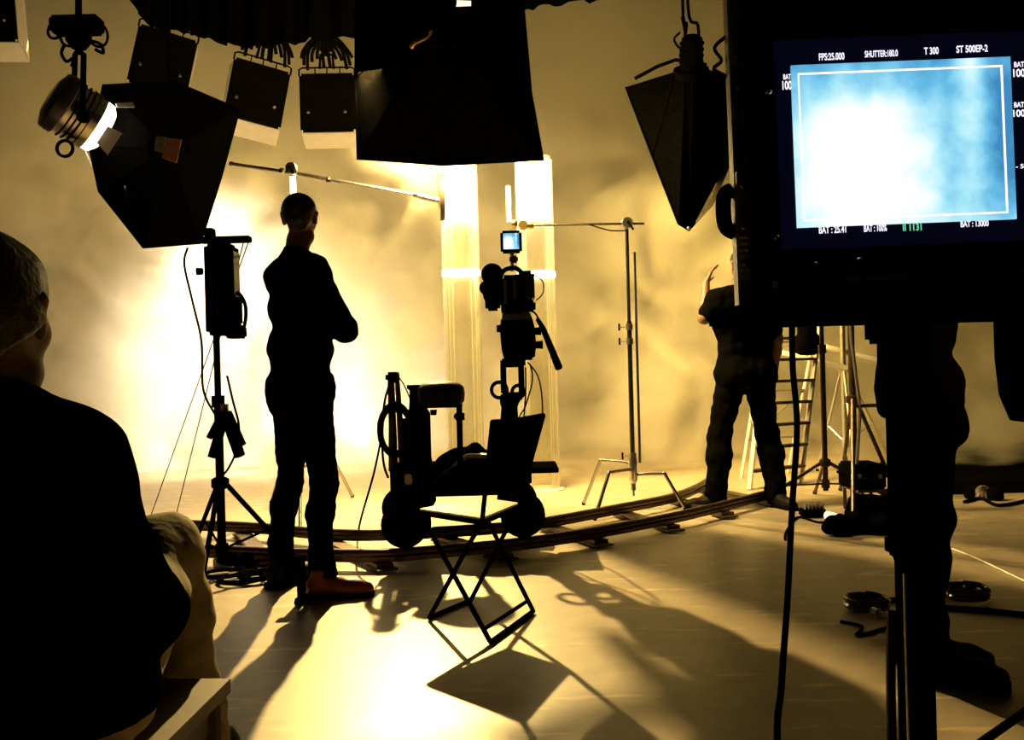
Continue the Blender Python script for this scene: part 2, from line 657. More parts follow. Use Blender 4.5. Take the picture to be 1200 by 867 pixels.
wall_mat = mat('cyclorama_paint', (0.46, 0.44, 0.39), 0.85, noise=0.04, scale=0.8, spec=0.2)
dark_wall = mat('black_stage_wall', (0.03, 0.027, 0.024), 0.9, noise=0.2, scale=3)
floor_mat = floor_material()
fm = MB().box((2.0, 7.0, -0.05), (24, 20, 0.1))
floor = struct(fm.build('floor', floor_mat))

# cyclorama: a back wall with a cove at its foot, running slightly away to the right
W0, W1 = Vector((-9.0, 9.64, 0)), Vector((12.0, 15.03, 0))
wdir = (W1 - W0).normalized()
wn = Vector((wdir.y, -wdir.x, 0))           # towards the camera
prof = []
RC = 0.75
for i in range(9):
    a = PI / 2 * i / 8
    prof.append((RC - RC * math.sin(a), RC - RC * math.cos(a)))
prof.append((0.0, 7.4))
front = [(d, z + 0.002) for d, z in prof]
wm = MB()
NS = 24
rows = []
for i in range(NS + 1):
    o = W0.lerp(W1, i / NS)
    rows.append([o + wn * d + Vector((0, 0, z)) for d, z in front] + [o - wn * 0.12 + Vector((0, 0, 7.4)), o - wn * 0.12 + Vector((0, 0, 0.002))])
nv = len(rows[0])
vv = [p for r in rows for p in r]
ff = []
for i in range(NS):
    for k in range(nv):
        k2 = (k + 1) % nv
        ff.append((i * nv + k, i * nv + k2, (i + 1) * nv + k2, (i + 1) * nv + k))
ff.append(tuple(range(nv)))
ff.append(tuple(NS * nv + k for k in range(nv)))
wall_back = struct(wm.add(vv, ff).build('wall_back', wall_mat, smooth=True))
plane_wall('wall_left', [(-9, -2, 0), (-9, 9.6, 0), (-9, 9.6, 7.4), (-9, -2, 7.4)], (-0.12, 0, 0), dark_wall)
plane_wall('wall_right', [(12, -2, 0), (12, 15.0, 0), (12, 15.0, 7.4), (12, -2, 7.4)], (0.12, 0, 0), dark_wall)
struct(MB().box((1.5, 6.6, 7.48), (22, 18, 0.14)).build('ceiling', dark_wall))

hz = [(-6.2, 8.35), (7.4, 8.35)]
hb = [W0 + wdir * ((-6.2 - W0.x) / wdir.x) + wn * 0.35, W0 + wdir * ((7.4 - W0.x) / wdir.x) + wn * 0.35]
hl0 = [Vector((hz[0][0], hz[0][1], .03)), Vector((hz[1][0], hz[1][1], .03)), Vector((hb[1].x, hb[1].y, .03)), Vector((hb[0].x, hb[0].y, .03))]
haze = MB().hexa(hl0, [p + Vector((0, 0, 4.4)) for p in hl0]).build('stage_haze', haze_material())
tag(haze, 'drifting stage smoke hanging in front of the pale back wall', 'smoke', kind='stuff')

mq = [Vector((3.2, 6.9, .001)), Vector((10.5, 6.9, .001)), Vector((10.5, 13.3, .001)), Vector((5.4, 11.9, .001))]  # dark sheet added to darken the far right floor
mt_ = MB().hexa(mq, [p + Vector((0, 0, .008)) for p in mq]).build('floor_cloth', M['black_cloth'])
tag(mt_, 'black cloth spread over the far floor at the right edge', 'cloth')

# ================================================================== LIGHTING FIXTURES
def softbox(name, label, rim, ring_c, ring_ax, ring_r, inset=0.06, power=0, aim=None, lamp_size=0.7, patches=(), hang=None, depth=0.90, color=WARM, spread=PI, lamp_off=0.04):
    rim = [Vector(p) for p in rim]
    n = len(rim)
    cen = sum(rim, Vector()) / n
    t = thing(name, label, 'softbox', loc=Vector(ring_c))
    u, w = frame_of(ring_ax)
    # small back ring, its points matched to the rim by angle
    rc = Vector(ring_c)
    axis = (cen - rc).normalized()
    back = []
    for p in rim:
        d = p - cen
        d = d - axis * d.dot(axis)
        back.append(rc + d.normalized() * ring_r)
    sh = MB()
    # cloth panels, bellied outwards a little between the ribs, as one closed double skin
    def skin(k):
        rows_ = []
        for j in range(5):
            tt = j / 4
            row = []
            for i in range(n):
                for s_ in range(4):
                    ss = s_ / 4
                    a = back[i].lerp(rim[i], tt)
                    b = back[(i + 1) % n].lerp(rim[(i + 1) % n], tt)
                    p = a.lerp(b, ss)
                    q = p - (rc.lerp(cen, tt))
                    p = p - q * (0.05 * math.sin(PI * ss) * math.sin(PI * tt)) - q * k
                    row.append(p)
            rows_.append(row)
        return rows_
    ro, ri = skin(0.0), skin(0.03)
    m = n * 4
    vv_ = [p for r in ro for p in r] + [p for r in ri for p in r]
    ff_ = []
    B = 5 * m
    for j in range(4):
        for i in range(m):
            i2 = (i + 1) % m
            ff_.append((j * m + i, j * m + i2, (j + 1) * m + i2, (j + 1) * m + i))
            ff_.append((B + j * m + i, B + (j + 1) * m + i, B + (j + 1) * m + i2, B + j * m + i2))
    for i in range(m):
        i2 = (i + 1) % m
        ff_.append((4 * m + i, 4 * m + i2, B + 4 * m + i2, B + 4 * m + i))
        ff_.append((i, B + i, B + i2, i2))
    shell = sh.add(vv_, ff_).build('shell', M['black_cloth'], t, world=True)
    for i in range(n):
        MB().tube([back[i], rim[i]], 0.006, 6).build('seam', M['black_cloth'], shell, world=True)
    MB().tube(rim, 0.010, 6, closed=True).build('rim_piping', M['black_cloth'], shell, world=True)
    rimb = [back[i].lerp(rim[i], depth) for i in range(n)]
    cenb = sum(rimb, Vector()) / n
    inner = [cenb + (p - cenb) * (0.94 if depth > 0.8 else 0.25) for p in rimb]
    MB().hexa(inner, [p + axis * 0.008 for p in inner]).build('diffuser', M['diffuser'], t, world=True)
    MB().lathe([(ring_r * 0.6, -0.02), (ring_r * 1.08, -0.02), (ring_r * 1.08, 0.03), (ring_r * 0.6, 0.03)], rc, axis, 20).build('speed_ring', M['black_metal'], t, True, world=True)
    lh = MB().lathe([(ring_r * 0.4, -0.26), (ring_r * 0.62, -0.24), (ring_r * 0.7, -0.10), (ring_r * 0.7, -0.02)], rc, axis, 18).build('lamp_head', M['black_metal'], t, True, world=True)
    for k in range(4):
        MB().lathe([(ring_r * 0.74, -0.21 + k * 0.045), (ring_r * 0.74, -0.20 + k * 0.045)], rc, axis, 18).build('cooling_fin', M['black_metal'], lh, world=True)
    if hang is not None:
        yk = MB().tube([rc + u * ring_r * 1.1, rc + u * ring_r * 1.1 - axis * 0.14, rc - u * ring_r * 1.1 - axis * 0.14, rc - u * ring_r * 1.1], 0.010, 8)
        yk.build('yoke', M['black_metal'], t, world=True)
        MB().tube([rc - axis * 0.14, hang], 0.012, 8).build('hanger', M['black_metal'], t, world=True)
    for (a, b, c_, d_, mt, nm) in patches:
        MB().hexa([a, b, c_, d_], [p + Vector((0, -0.006, 0.002)) for p in (a, b, c_, d_)]).build(nm, mt, t, world=True)
    if power:
        area_lamp('softbox_lamp', cen + axis * lamp_off, aim, lamp_size, power, color, t, spread)
    return t


Y1 = 7.2
rim = [P(121, 100, 6.9), P(205, 96, 6.9), P(281, 128, 7.0), P(259, 208, 7.2), P(235, 285, 7.4), P(168, 290, 7.4), P(116, 224, 7.3), P(105, 172, 7.05)]
pt = [P(196, 162, 6.42), P(213, 164, 6.42), P(207, 191, 6.42), P(190, 185, 6.42)]
pg = [P(183, 160, 6.42), P(195, 161, 6.42), P(192, 180, 6.42), P(181, 176, 6.42)]
softbox('softbox', 'large black octagonal softbox beside the silver spotlight, aimed at the glowing wall', rim, P(196, 178, 6.72), (0, 1, 0), 0.13,
        power=POWER['soft_left'], aim=P(322, 480, 10.9), lamp_size=0.45, spread=math.radians(62), color=(1.0, 0.83, 0.56),
        patches=[(*pt, M['label_red'], 'red_label'), (*pg, M['label_grey'], 'grey_label')], hang=P(196, -260, 6.72))

rim = [P(418, -120, 5.75), P(515, -130, 5.75), P(602, -120, 5.75), P(622, 108, 6.0), P(637, 187, 6.15), P(520, 193, 6.15), P(419, 186, 6.15), P(417, 90, 6.0)]
sb = softbox('softbox', 'biggest black softbox, hung at the top above the two glowing tubes', rim, P(520, 20, 5.35), (0, 1, 0), 0.16,
             power=POWER['soft_centre'], aim=F(665, 580), lamp_size=0.9, hang=P(520, -330, 5.35), color=(1.0, 0.72, 0.24), spread=math.radians(130))
MB().tube(smooth_path([P(505, 36, 5.12), P(498, 44, 5.08), P(486, 50, 5.08), P(482, 55, 5.1)], 4), 0.014, 8).build('brass_handle', M['brass'], sb, True, world=True)
MB().hexa([P(503, -1, 5.1), P(552, 1, 5.1), P(552, 7, 5.1), P(503, 9, 5.1)], [P(503, -1, 5.14), P(552, 1, 5.14), P(552, 7, 5.14), P(503, 9, 5.14)]).build('lamp_vent', emission('lit_vent', (1.0, 0.85, 0.55), 1.6), sb, world=True)

rim = [P(733, 103, 7.0), P(764, 182, 7.2), P(795, 262, 7.4), P(807, 270, 7.5), P(835, 239, 7.5), P(856, 190, 7.4), P(856, 94, 7.1)]
sr = softbox('softbox', 'black wedge shaped softbox hung on cables beside the monitor', rim, P(810, 84, 6.9), (0, 0.5, 1), 0.12,
             power=POWER['soft_right'], aim=P(1120, 420, 13.0), lamp_size=0.5, depth=0.25, color=WARM, lamp_off=0.45)
for (x0, x1, a, b) in ((797, 800, 66, -180), (818, 806, 70, -180)):
    MB().tube(smooth_path([P(x0, a, 6.85), P((x0 + x1) / 2 + 6, 30, 6.85), P(x1, 5, 6.85), P(x1 + 3, b, 6.85)], 5), 0.012, 6).build('hanging_cable', M['rubber'], sr, world=True)
MB().tube(smooth_path([P(797, 38, 6.84), P(790, 46, 6.84), P(797, 56, 6.84), P(803, 44, 6.84), P(799, 20, 6.84)], 5), 0.009, 6).build('cable_knot', M['rubber'], sr, world=True)
MB().tube([P(744, 92, 6.95), P(770, 78, 6.93), P(792, 70, 6.9), P(828, 76, 6.9)], 0.014, 8).build('frame_rod', M['black_metal'], sr, world=True)
MB().ball(P(807, 267, 7.4), 0.018, 10).build('metal_tip', M['chrome'], sr, True, world=True)

rim = [P(1168, 350, 2.55), P(1170, 420, 2.6), P(1175, 462, 2.62), P(1186, 489, 2.65), P(1260, 500, 2.7), P(1300, 300, 2.6), P(1200, 250, 2.5)]
sr2 = softbox('softbox', 'dark softbox edge cut off by the frame at the far right under the monitor', rim, P(1262, 390, 2.3), (0, 1, 0), 0.08, hang=None)
b0 = P(1262, 390, 2.3)
MB().tube([b0, b0 + Vector((0.05, -0.12, 0)), Vector((b0.x + 0.05, b0.y - 0.12, 0.0))], 0.014, 8).build('stand_pole', M['black_metal'], sr2, world=True)
fx, fy = b0.x + 0.05, b0.y - 0.12
for k in range(3):
    a = 2 * PI * k / 3 + 0.4
    MB().tube([(fx, fy, 0.35), (fx + 0.35 * math.cos(a), fy + 0.35 * math.sin(a), 0.012)], 0.011, 8).build('leg', M['black_metal'], sr2, world=True)

# --- flood lamps seen from behind, with white hoods
def make_flood(name, label, group):
    """local frame: x right, y away from the camera (lit side), z up; 0.5 m square, hung from a stirrup at the top"""
    t = thing(name, label, 'flood lamp', group=group)
    w, h, d = 0.235, 0.25, 0.17
    MB().box((0, 0, -h), (2 * w, 0.05, 2 * h), bevel=0.02).build('housing', M['black_metal'], t, True)
    for k in range(3):
        MB().box((0, -0.032, -0.12 - k * 0.12), (0.36, 0.014, 0.03), bevel=0.005).build('back_rib', M['black_metal'], t)
    for sx in (-0.16, 0.15):
        MB().lathe([(0.016, 0), (0.016, 0.02), (0.008, 0.03)], (sx, -0.025, -0.34), (0, -1, 0), 10).build('knob', M['steel'], t, True)
    a = [Vector((-w, 0.03, -2 * h)), Vector((w, 0.03, -2 * h)), Vector((w * 1.06, 0.30, -2 * h - 0.07)), Vector((-w * 1.06, 0.30, -2 * h - 0.07))]
    MB().hexa(a, [p + Vector((0, 0, 0.008)) for p in a]).build('hood', M['white_paint'], t)
    for sx in (-1, 1):
        a = [Vector((sx * w, 0.03, -0.02)), Vector((sx * w, 0.03, -2 * h)), Vector((sx * w * 1.06, 0.30, -2 * h - 0.07)), Vector((sx * w * 1.06, 0.30, 0.02))]
        MB().hexa(a, [p + Vector((-sx * 0.008, 0, 0)) for p in a]).build('side_flap', M['white_paint'], t)
    MB().box((0, 0.035, -h), (2 * w * 0.92, 0.006, 2 * h * 0.9)).build('diffuser', M['diffuser'], t)
    MB().tube([(-w, 0.0, -0.02), (-w, 0, 0.035), (-w + 0.03, 0, 0.05), (w - 0.03, 0, 0.05), (w, 0, 0.035), (w, 0, -0.02)], 0.008, 8).build('top_frame', M['black_metal'], t)
    for sx in (-0.10, 0.0, 0.11):
        MB().tube([(sx, 0, -0.01), (sx, 0, 0.05)], 0.006, 6).build('frame_strut', M['black_metal'], t)
    st = MB().tube([(-0.06, 0, 0.04), (-0.05, 0, 0.16), (0.05, 0, 0.16), (0.06, 0, 0.04)], 0.012, 8)
    st.build('stirrup', M['black_metal'], t)
    MB().tube([(0, 0, 0.15), (0, 0, 0.62)], 0.020, 10).build('hanger', M['black_metal'], t)
    MB().lathe([(0.05, -0.05), (0.06, 0), (0.05, 0.05)], (0, 0.0, 0.24), (1, 0, 0), 14).build('swivel', M['black_metal'], t, True)
    for k in range(12):
        ang = -1.35 + 0.245 * k
        pts = [Vector((0.02 * math.sin(ang * 3), -0.03, 0.30)), Vector((0.10 * math.sin(ang), -0.05, 0.26 + 0.02 * math.cos(ang * 5))),
               Vector((0.19 * math.sin(ang), -0.045, 0.19 - 0.03 * math.cos(ang))), Vector((0.22 * math.sin(ang) + 0.01, -0.03, 0.07 + 0.05 * math.cos(k * 1.7)))]
        MB().tube(smooth_path(pts, 4), 0.015, 6).build('hanging_tie', M['rubber'], t)
    return t


FLOOD_GROUP = 'flood lamps hung along the lighting pipe'
fl_labels = ['black flood lamp with white hood nearest the biggest softbox, seen square on',
             'black flood lamp with white hood turned aside, second from the biggest softbox',
             'black flood lamp partly hidden behind the octagonal softbox top',
             'flood lamp with white hood cut off by the photo corner at top left']
fl_spec = [((383, 86), 8.0, 0.03, -0.02), ((308, 76), 7.9, 0.38, 0.20), ((198, 38), 7.8, 0.38, 0.22), ((-22, -24), 7.6, 0.25, -0.05)]
first = None
for i, ((px, py), yy, yaw, til) in enumerate(fl_spec):
    o = make_flood('flood_lamp', fl_labels[0], FLOOD_GROUP) if i == 0 else copy_tree(first)
    if i == 0:
        first = o
    o['label'] = fl_labels[i]
    o.location = P(px, py, yy)
    o.rotation_euler = (0, til + (0.02 if i == 0 else 0), yaw)
for ch in [o for o in bpy.data.objects if o.get('group') == FLOOD_GROUP]:
    c0 = ch.location + Vector((0, 0.4, -0.3))
    area_lamp('flood_light', c0, (c0.x, 11.5, 1.8), 0.42, POWER['flood'], WARM, ch)

# --- silver spotlight, top left
sp = thing('spotlight', 'silver spotlight with glowing lens hung at the top left', 'spotlight', loc=P(84, 130, 6.5))
pa, pb = P(66, 118, 6.45), P(114, 148, 6.62)
ax = (pb - pa).normalized()
LL = (pb - pa).length
MB().lathe([(0.12, -0.05), (0.205, -0.02), (0.215, 0.02), (0.215, 0.06), (0.195, 0.07)], pa, ax, 28).build('rear_housing', M['purple'], sp, True, world=True)
MB().lathe([(0.195, 0.07), (0.195, LL * 0.55), (0.205, LL * 0.58), (0.205, LL * 0.9), (0.185, LL * 0.92)], pa, ax, 28).build('barrel', mat('polished_aluminium', (0.85, 0.82, 0.78), 0.2, metal=1.0, noise=0.1, scale=14), sp, True, world=True)
MB().lathe([(0.190, 0.0), (0.186, 0.05), (0.14, 0.085), (0.05, 0.10)], pa + ax * LL * 0.92, ax, 24).build('lens', M['lens'], sp, True, world=True)
su, sw = frame_of(ax)
for k in range(4):
    a = PI / 2 * k + 0.5
    d = su * math.cos(a) + sw * math.sin(a)
    e = ax.cross(d)
    o = pa + ax * LL * 0.92 + d * 0.195
    q = [o - e * 0.07 + ax * 0.05, o + e * 0.07 + ax * 0.05, o + e * 0.09 + ax * 0.14 + d * 0.07, o - e * 0.09 + ax * 0.14 + d * 0.07]
    MB().hexa(q, [p + d * 0.006 for p in q]).build('barn_door', M['white_paint'], sp, world=True)
for k in range(4):
    o = pa + ax * (0.10 + k * 0.035)
    MB().lathe([(0.20, 0), (0.207, 0.003), (0.207, 0.009), (0.20, 0.012)], o, ax, 28, caps=False).build('cooling_fin', M['black_metal'], sp, True, world=True)
MB().tube([P(97, 140, 6.23), P(98, 64, 6.28), P(92, 60, 6.5), P(88, 64, 6.72), P(86, 132, 6.74)], 0.020, 8).build('yoke', M['black_metal'], sp, world=True)
MB().lathe([(0.04, -0.03), (0.045, 0.0), (0.02, 0.03)], P(97, 136, 6.20), (0, -1, 0), 14).build('tilt_knob', M['black_metal'], sp, True, world=True)
MB().tube([P(92, 62, 6.5), P(92, 40, 6.5), P(92, -250, 6.5)], 0.022, 10).build('hanging_pole', M['black_metal'], sp, world=True)
MB().lathe([(0.05, -0.10), (0.085, -0.05), (0.085, 0.05), (0.05, 0.10)], P(92, 40, 6.5), (0, 0, 1), 16).build('pipe_clamp', M['black_metal'], sp, True, world=True)
MB().box(P(90, 30, 6.5), (0.34, 0.14, 0.12), bevel=0.02).build('clamp_block', M['black_metal'], sp, True, world=True)
for k in range(4):
    c0 = P(66 + 16 * k, 34 + (k % 2) * 6, 6.42)
    MB().ring(c0, (0.3, 1, 0.2 * (k - 1)), 0.07 + 0.012 * (k % 2), 0.010, 18, 6).build('coiled_lead', M['rubber'], sp, world=True)
MB().tube(smooth_path([P(76, 52, 6.45), P(72, 62, 6.4), P(78, 72, 6.4), P(86, 68, 6.4), P(84, 78, 6.42)], 4), 0.012, 6).build('trailing_lead', M['rubber'], sp, world=True)
MB().tube(smooth_path([P(108, 48, 6.4), P(118, 52, 6.36), P(121, 62, 6.36), P(112, 58, 6.38)], 4), 0.012, 6).build('trailing_lead', M['rubber'], sp, world=True)
MB().ring(P(76, 174, 6.45), (0, 1, 0), 0.055, 0.012, 16, 6).build('safety_loop', M['black_metal'], sp, world=True)
l = bpy.data.lights.new('spotlight_lamp', 'SPOT')
l.energy = POWER['fresnel']; l.color = WHITE; l.spot_size = math.radians(70); l.spot_blend = 0.8; l.shadow_soft_size = 0.1
lo = bpy.data.objects.new('spotlight_lamp', l)
COL.objects.link(lo)
lo.parent = sp
lo.location = pa + ax * (LL + 0.02) - sp.location
lo.rotation_euler = (P(215, 470, 10.4) - (pa + ax * LL)).to_track_quat('-Z', 'Y').to_euler()

# --- key lamp behind the biggest softbox: throws the long shadows towards the camera
kl = thing('fresnel_lamp', 'bright fresnel lamp hung behind the biggest softbox, shining towards the chair', 'spotlight', loc=KEY_POS)
kd = (KEY_AIM - KEY_POS).normalized()
MB().lathe([(0.10, -0.36), (0.15, -0.33), (0.15, -0.06), (0.17, -0.05), (0.17, 0.0)], KEY_POS - kd * 0.05, kd, 24).build('housing', M['black_metal'], kl, True, world=True)
MB().lathe([(0.14, 0), (0.10, 0.012), (0.02, 0.02)], KEY_POS - kd * 0.052, kd, 24).build('lens', M['lens'], kl, True, world=True)
MB().tube([KEY_POS - kd * 0.2 + Vector((0.19, 0, 0)), KEY_POS - kd * 0.2 + Vector((0.19, 0, 0.26)), KEY_POS - kd * 0.2 + Vector((-0.19, 0, 0.26)), KEY_POS - kd * 0.2 + Vector((-0.19, 0, 0))], 0.012, 8).build('yoke', M['black_metal'], kl, world=True)
MB().tube([KEY_POS - kd * 0.2 + Vector((0, 0, 0.26)), Vector((KEY_POS.x - kd.x * 0.2, KEY_POS.y - kd.y * 0.2, 7.4))], 0.016, 8).build('hanger', M['black_metal'], kl, world=True)
l = bpy.data.lights.new('fresnel_light', 'SPOT')
l.energy = POWER['key']; l.color = (1.0, 0.68, 0.22); l.spot_size = math.radians(88); l.spot_blend = 1.0; l.shadow_soft_size = 0.045
lo = bpy.data.objects.new('fresnel_light', l)
COL.objects.link(lo)
lo.parent = kl
lo.location = kd * 0.02
lo.rotation_euler = kd.to_track_quat('-Z', 'Y').to_euler()

# --- lighting pipe and black cloth border along the top
pipe = MB().tube([P(-120, -8, 8.05), P(900, -8, 8.05)], 0.028, 12).build('lighting_pipe', M['black_metal'], None, True)
tag(pipe, 'black lighting pipe running along behind the cloth border', 'pipe')
bottom = [(146, -14), (160, 12), (178, 32), (205, 36), (228, 40), (258, 50), (292, 55), (330, 52), (372, 46), (420, 44), (480, 44), (560, 40), (612, 12), (650, 5), (700, -1), (740, -8)]
bp_ = smooth_path([P(x, y, 7.72) for x, y in bottom], 6)
va, vb = [], []
for i, p in enumerate(bp_):
    yo = 0.05 * math.sin(i * 1.3) + 0.025 * math.sin(i * 2.9)
    top = Vector((p.x, 7.72 + yo * 0.4, 4.35))
    bo = Vector((p.x, 7.72 + yo, p.z))
    va.append((top, bo))
fmv, fmf = [], []
for top, bo in va:
    fmv += [top, top.lerp(bo, 0.5), bo, bo + Vector((0, 0.012, 0)), top.lerp(bo, 0.5) + Vector((0, 0.012, 0)), top + Vector((0, 0.012, 0))]
for i in range(len(va) - 1):
    for k in range(6):
        k2 = (k + 1) % 6
        fmf.append((i * 6 + k, i * 6 + k2, (i + 1) * 6 + k2, (i + 1) * 6 + k))
cl = MB().add(fmv, fmf).build('cloth_border', M['black_cloth'], None, True)
tag(cl, 'black cloth border sagging along the top above the flood lamps', 'curtain')

# ================================================================== GLOWING ACRYLIC TUBES
glass = glass_material()


def make_tube(label, px, y, top_px, sleeve_px, ring_px, r):
    c = P(px, 500, y)
    t = thing('acrylic_tube', label, 'tube lamp', loc=(c.x, y, 0), group='glowing acrylic tubes')
    zt = P(px, top_px, y).z
    zs = P(px, sleeve_px, y).z
    zr = P(px, ring_px, y).z
    MB().lathe([(r, 0.02), (r, zt), (r - 0.008, zt), (r - 0.008, 0.02)], (0, 0, 0), (0, 0, 1), 40, caps=False).build('clear_tube', glass, t, True)
    MB().lathe([(r - 0.015, zs), (r - 0.015, zt - 0.01), (r - 0.022, zt - 0.01), (r - 0.022, zs)], (0, 0, 0), (0, 0, 1), 32, caps=False).build('light_sleeve', M['sleeve'], t, True)
    MB().lathe([(r - 0.02, zr - 0.02), (r + 0.006, zr - 0.02), (r + 0.006, zr + 0.02), (r - 0.02, zr + 0.02), (r - 0.02, zr - 0.02)], (0, 0, 0), (0, 0, 1), 40, caps=False).build('joint_ring', M['sleeve'], t, True)
    MB().lathe([(r + 0.03, 0.0), (r + 0.03, 0.012), (r + 0.005, 0.02), (r - 0.02, 0.02)], (0, 0, 0), (0, 0, 1), 36).build('base', M['white_paint'], t, True)
    MB().lathe([(r + 0.004, zt - 0.01), (r + 0.004, zt + 0.012), (r - 0.03, zt + 0.012)], (0, 0, 0), (0, 0, 1), 36).build('top_cap', M['white_paint'], t, True)
    for k in (0.6, 2.2, 3.9, 5.4):
        MB().tube([((r - 0.02) * math.cos(k), (r - 0.02) * math.sin(k), zs), ((r - 0.02) * math.cos(k), (r - 0.02) * math.sin(k), 0.03)], 0.004, 6).build('inner_rod', M['pale_paint'], t, True)
    l_ = bpy.data.lights.new('tube_light', 'POINT')
    l_.energy = POWER['tube']; l_.color = WHITE; l_.shadow_soft_size = 0.08
    o_ = bpy.data.objects.new('tube_light', l_)
    COL.objects.link(o_)
    o_.parent = t
    o_.location = (0, 0, (zt + zs) / 2)
    return t


make_tube('clear acrylic tube with glowing top behind the disc on the boom arm', 545, 7.8, 150, 258, 320, 0.155)
make_tube('clear acrylic tube with glowing top just behind the film camera', 633, 7.8, 187, 255, 322, 0.155)

# ================================================================== C-STANDS
def cstand(label, base, pole_top, feet, hubz, parallel=0.05):
    """world coordinates; feet are points on the floor"""
    b = Vector(base)
    t = thing('grip_stand', label, 'stand', loc=b)
    for f_, hz in zip(feet, hubz):
        f_ = Vector(f_)
        d = (f_ - b); d.z = 0
        kx = b + d * 0.62 + Vector((0, 0, hz + 0.005))
        pts = [b + Vector((0, 0, hz - 0.02)), b + d * 0.12 + Vector((0, 0, hz)), kx - d * 0.06, kx, kx + d * 0.05 + Vector((0, 0, -0.035)), f_ + Vector((0, 0, 0.012))]
        lg = MB().tube(smooth_path(pts, 4), 0.0125, 10).build('leg', M['chrome'], t, True, world=True)
        MB().ball(f_ + Vector((0, 0, 0.014)), 0.016, 8).build('rubber_foot', M['rubber'], lg, True, world=True)
    MB().lathe([(0.018, -0.02), (0.03, 0.0), (0.03, hubz[0] - hubz[-1] + 0.06), (0.02, hubz[0] - hubz[-1] + 0.09)], b + Vector((0, 0, hubz[-1] - 0.04)), (0, 0, 1), 14).build('hub', M['steel'], t, True, world=True)
    MB().tube([b + Vector((0, 0, 0.10)), b + Vector((0, 0, pole_top * 0.66))], [0.008, 0.0175], 12).build('lower_pole', M['chrome'], t, True, world=True)
    MB().tube([b + Vector((0, 0, 0.14)), b + Vector((0, 0, pole_top * 0.66))], 0.0175, 12).build('pole', M['chrome'], t, True, world=True)
    MB().tube([b + Vector((0, 0, pole_top * 0.64)), b + Vector((0, 0, pole_top))], 0.0135, 12).build('riser', M['chrome'], t, True, world=True)
    if parallel:
        MB().tube([b + Vector((parallel, 0, hubz[0])), b + Vector((parallel, 0, pole_top * 0.9))], 0.010, 8).build('spare_arm', M['chrome'], t, True, world=True)
    for z in (pole_top * 0.64, pole_top * 0.59, hubz[0] + 0.05):
        MB().lathe([(0.026, -0.022), (0.026, 0.022)], b + Vector((0, 0, z)), (0, 0, 1), 12).build('collar', M['steel'], t, True, world=True)
        kn = b + Vector((0, 0, z))
        MB().tube([kn, kn + Vector((-0.07, 0, 0))], 0.006, 6).build('knob_stem', M['steel'], t, world=True)
        MB().box(kn + Vector((-0.07, 0, 0)), (0.014, 0.014, 0.055), bevel=0.005).build('knob', M['black_plastic'], t, True, world=True)
    gh = b + Vector((0, -0.03, pole_top))
    MB().lathe([(0.038, -0.03), (0.04, -0.02), (0.04, 0.02), (0.038, 0.03)], gh, (0, 1, 0), 18).build('gobo_head', M['steel'], t, True, world=True)
    MB().tube([gh + Vector((0, -0.03, 0)), gh + Vector((0.0, -0.08, 0)), gh + Vector((0.03, -0.09, -0.06))], 0.008, 8).build('head_handle', M['black_plastic'], t, world=True)
    return t


pb_ = P(742, 560, 6.55)
base = Vector((pb_.x, 6.55, 0))
c1 = cstand('chrome grip stand with bent legs straddling the curved track', base, P(738, 262, 6.55).z, [F(684, 592), F(697, 610), F(803, 598)], [0.33, 0.29, 0.25])
MB().tube([P(755, 262, 6.5), P(612, 264, 6.5)], 0.009, 8).build('arm', M['chrome'], c1, True, world=True)
MB().tube(smooth_path([P(734, 270, 6.48), P(715, 270, 6.48), P(690, 263, 6.48)], 5), 0.005, 6).build('lead', M['rubber'], c1, world=True)
MB().lathe([(0.03, -0.03), (0.035, 0), (0.03, 0.03)], P(613, 264, 6.46), (0, 1, 0), 14).build('end_clamp', M['brass'], c1, True, world=True)
MB().lathe([(0.022, -0.02), (0.03, 0), (0.022, 0.02)], P(603, 262, 6.46), (1, 0, 0), 12).build('end_knob', M['brass'], c1, True, world=True)
MB().lathe([(0.022, -0.02), (0.026, 0), (0.022, 0.02)], P(622, 264, 6.46), (1, 0, 0), 12).build('end_knob', M['brass'], c1, True, world=True)
st_ = MB().box((P(596, 240, 6.46) + P(596, 238, 6.46)) / 2, (0.034, 0.02, 0.25), bevel=0.006).build('acrylic_strip', mat('frosted_acrylic', (0.85, 0.82, 0.72), 0.5, noise=0.05, emit=(1, 0.86, 0.5), estr=0.6))  # pale diffusion strip brightened by emission, no lamp in it
tag(st_, 'narrow pale glowing strip held upright at the tip of the grip arm', 'strip light')

b2 = P(352, 560, 6.9)
base2 = Vector((b2.x, 6.9, 0))
c2 = cstand('bright grip stand standing directly behind the man with crossed arms', base2, P(343, 198, 6.9).z, [F(413, 583), F(318, 590), F(352, 622)], [0.33, 0.29, 0.25], 0)
MB().tube([P(270, 192, 6.86), P(345, 203, 6.85)], 0.014, 8).build('arm', M['steel'], c2, True, world=True)
MB().tube([P(343, 203, 6.85), P(400, 213, 6.84)], 0.016, 8).build('arm', M['steel'], c2, True, world=True)
MB().tube([P(398, 212, 6.84), P(490, 229, 6.83)], 0.011, 8).build('arm', M['steel'], c2, True, world=True)
MB().lathe([(0.018, 0), (0.022, 0.02), (0.022, 0.06), (0.018, 0.08)], P(484, 228, 6.83), (1, 0, -0.1), 12).build('arm_joint', M['chrome'], c2, True, world=True)
MB().tube([P(490, 229, 6.83), P(514, 235, 6.83)], 0.022, 8).build('arm_grip', M['steel'], c2, True, world=True)
MB().ball(P(271, 192, 6.86), 0.02, 8).build('arm_tip', M['chrome'], c2, True, world=True)
for x, y in ((330, 200), (345, 201), (385, 211)):
    MB().ball(P(x, y, 6.84), 0.024, 8).build('arm_collar', M['chrome'], c2, True, world=True)
c0 = P(517, 231, 6.83)
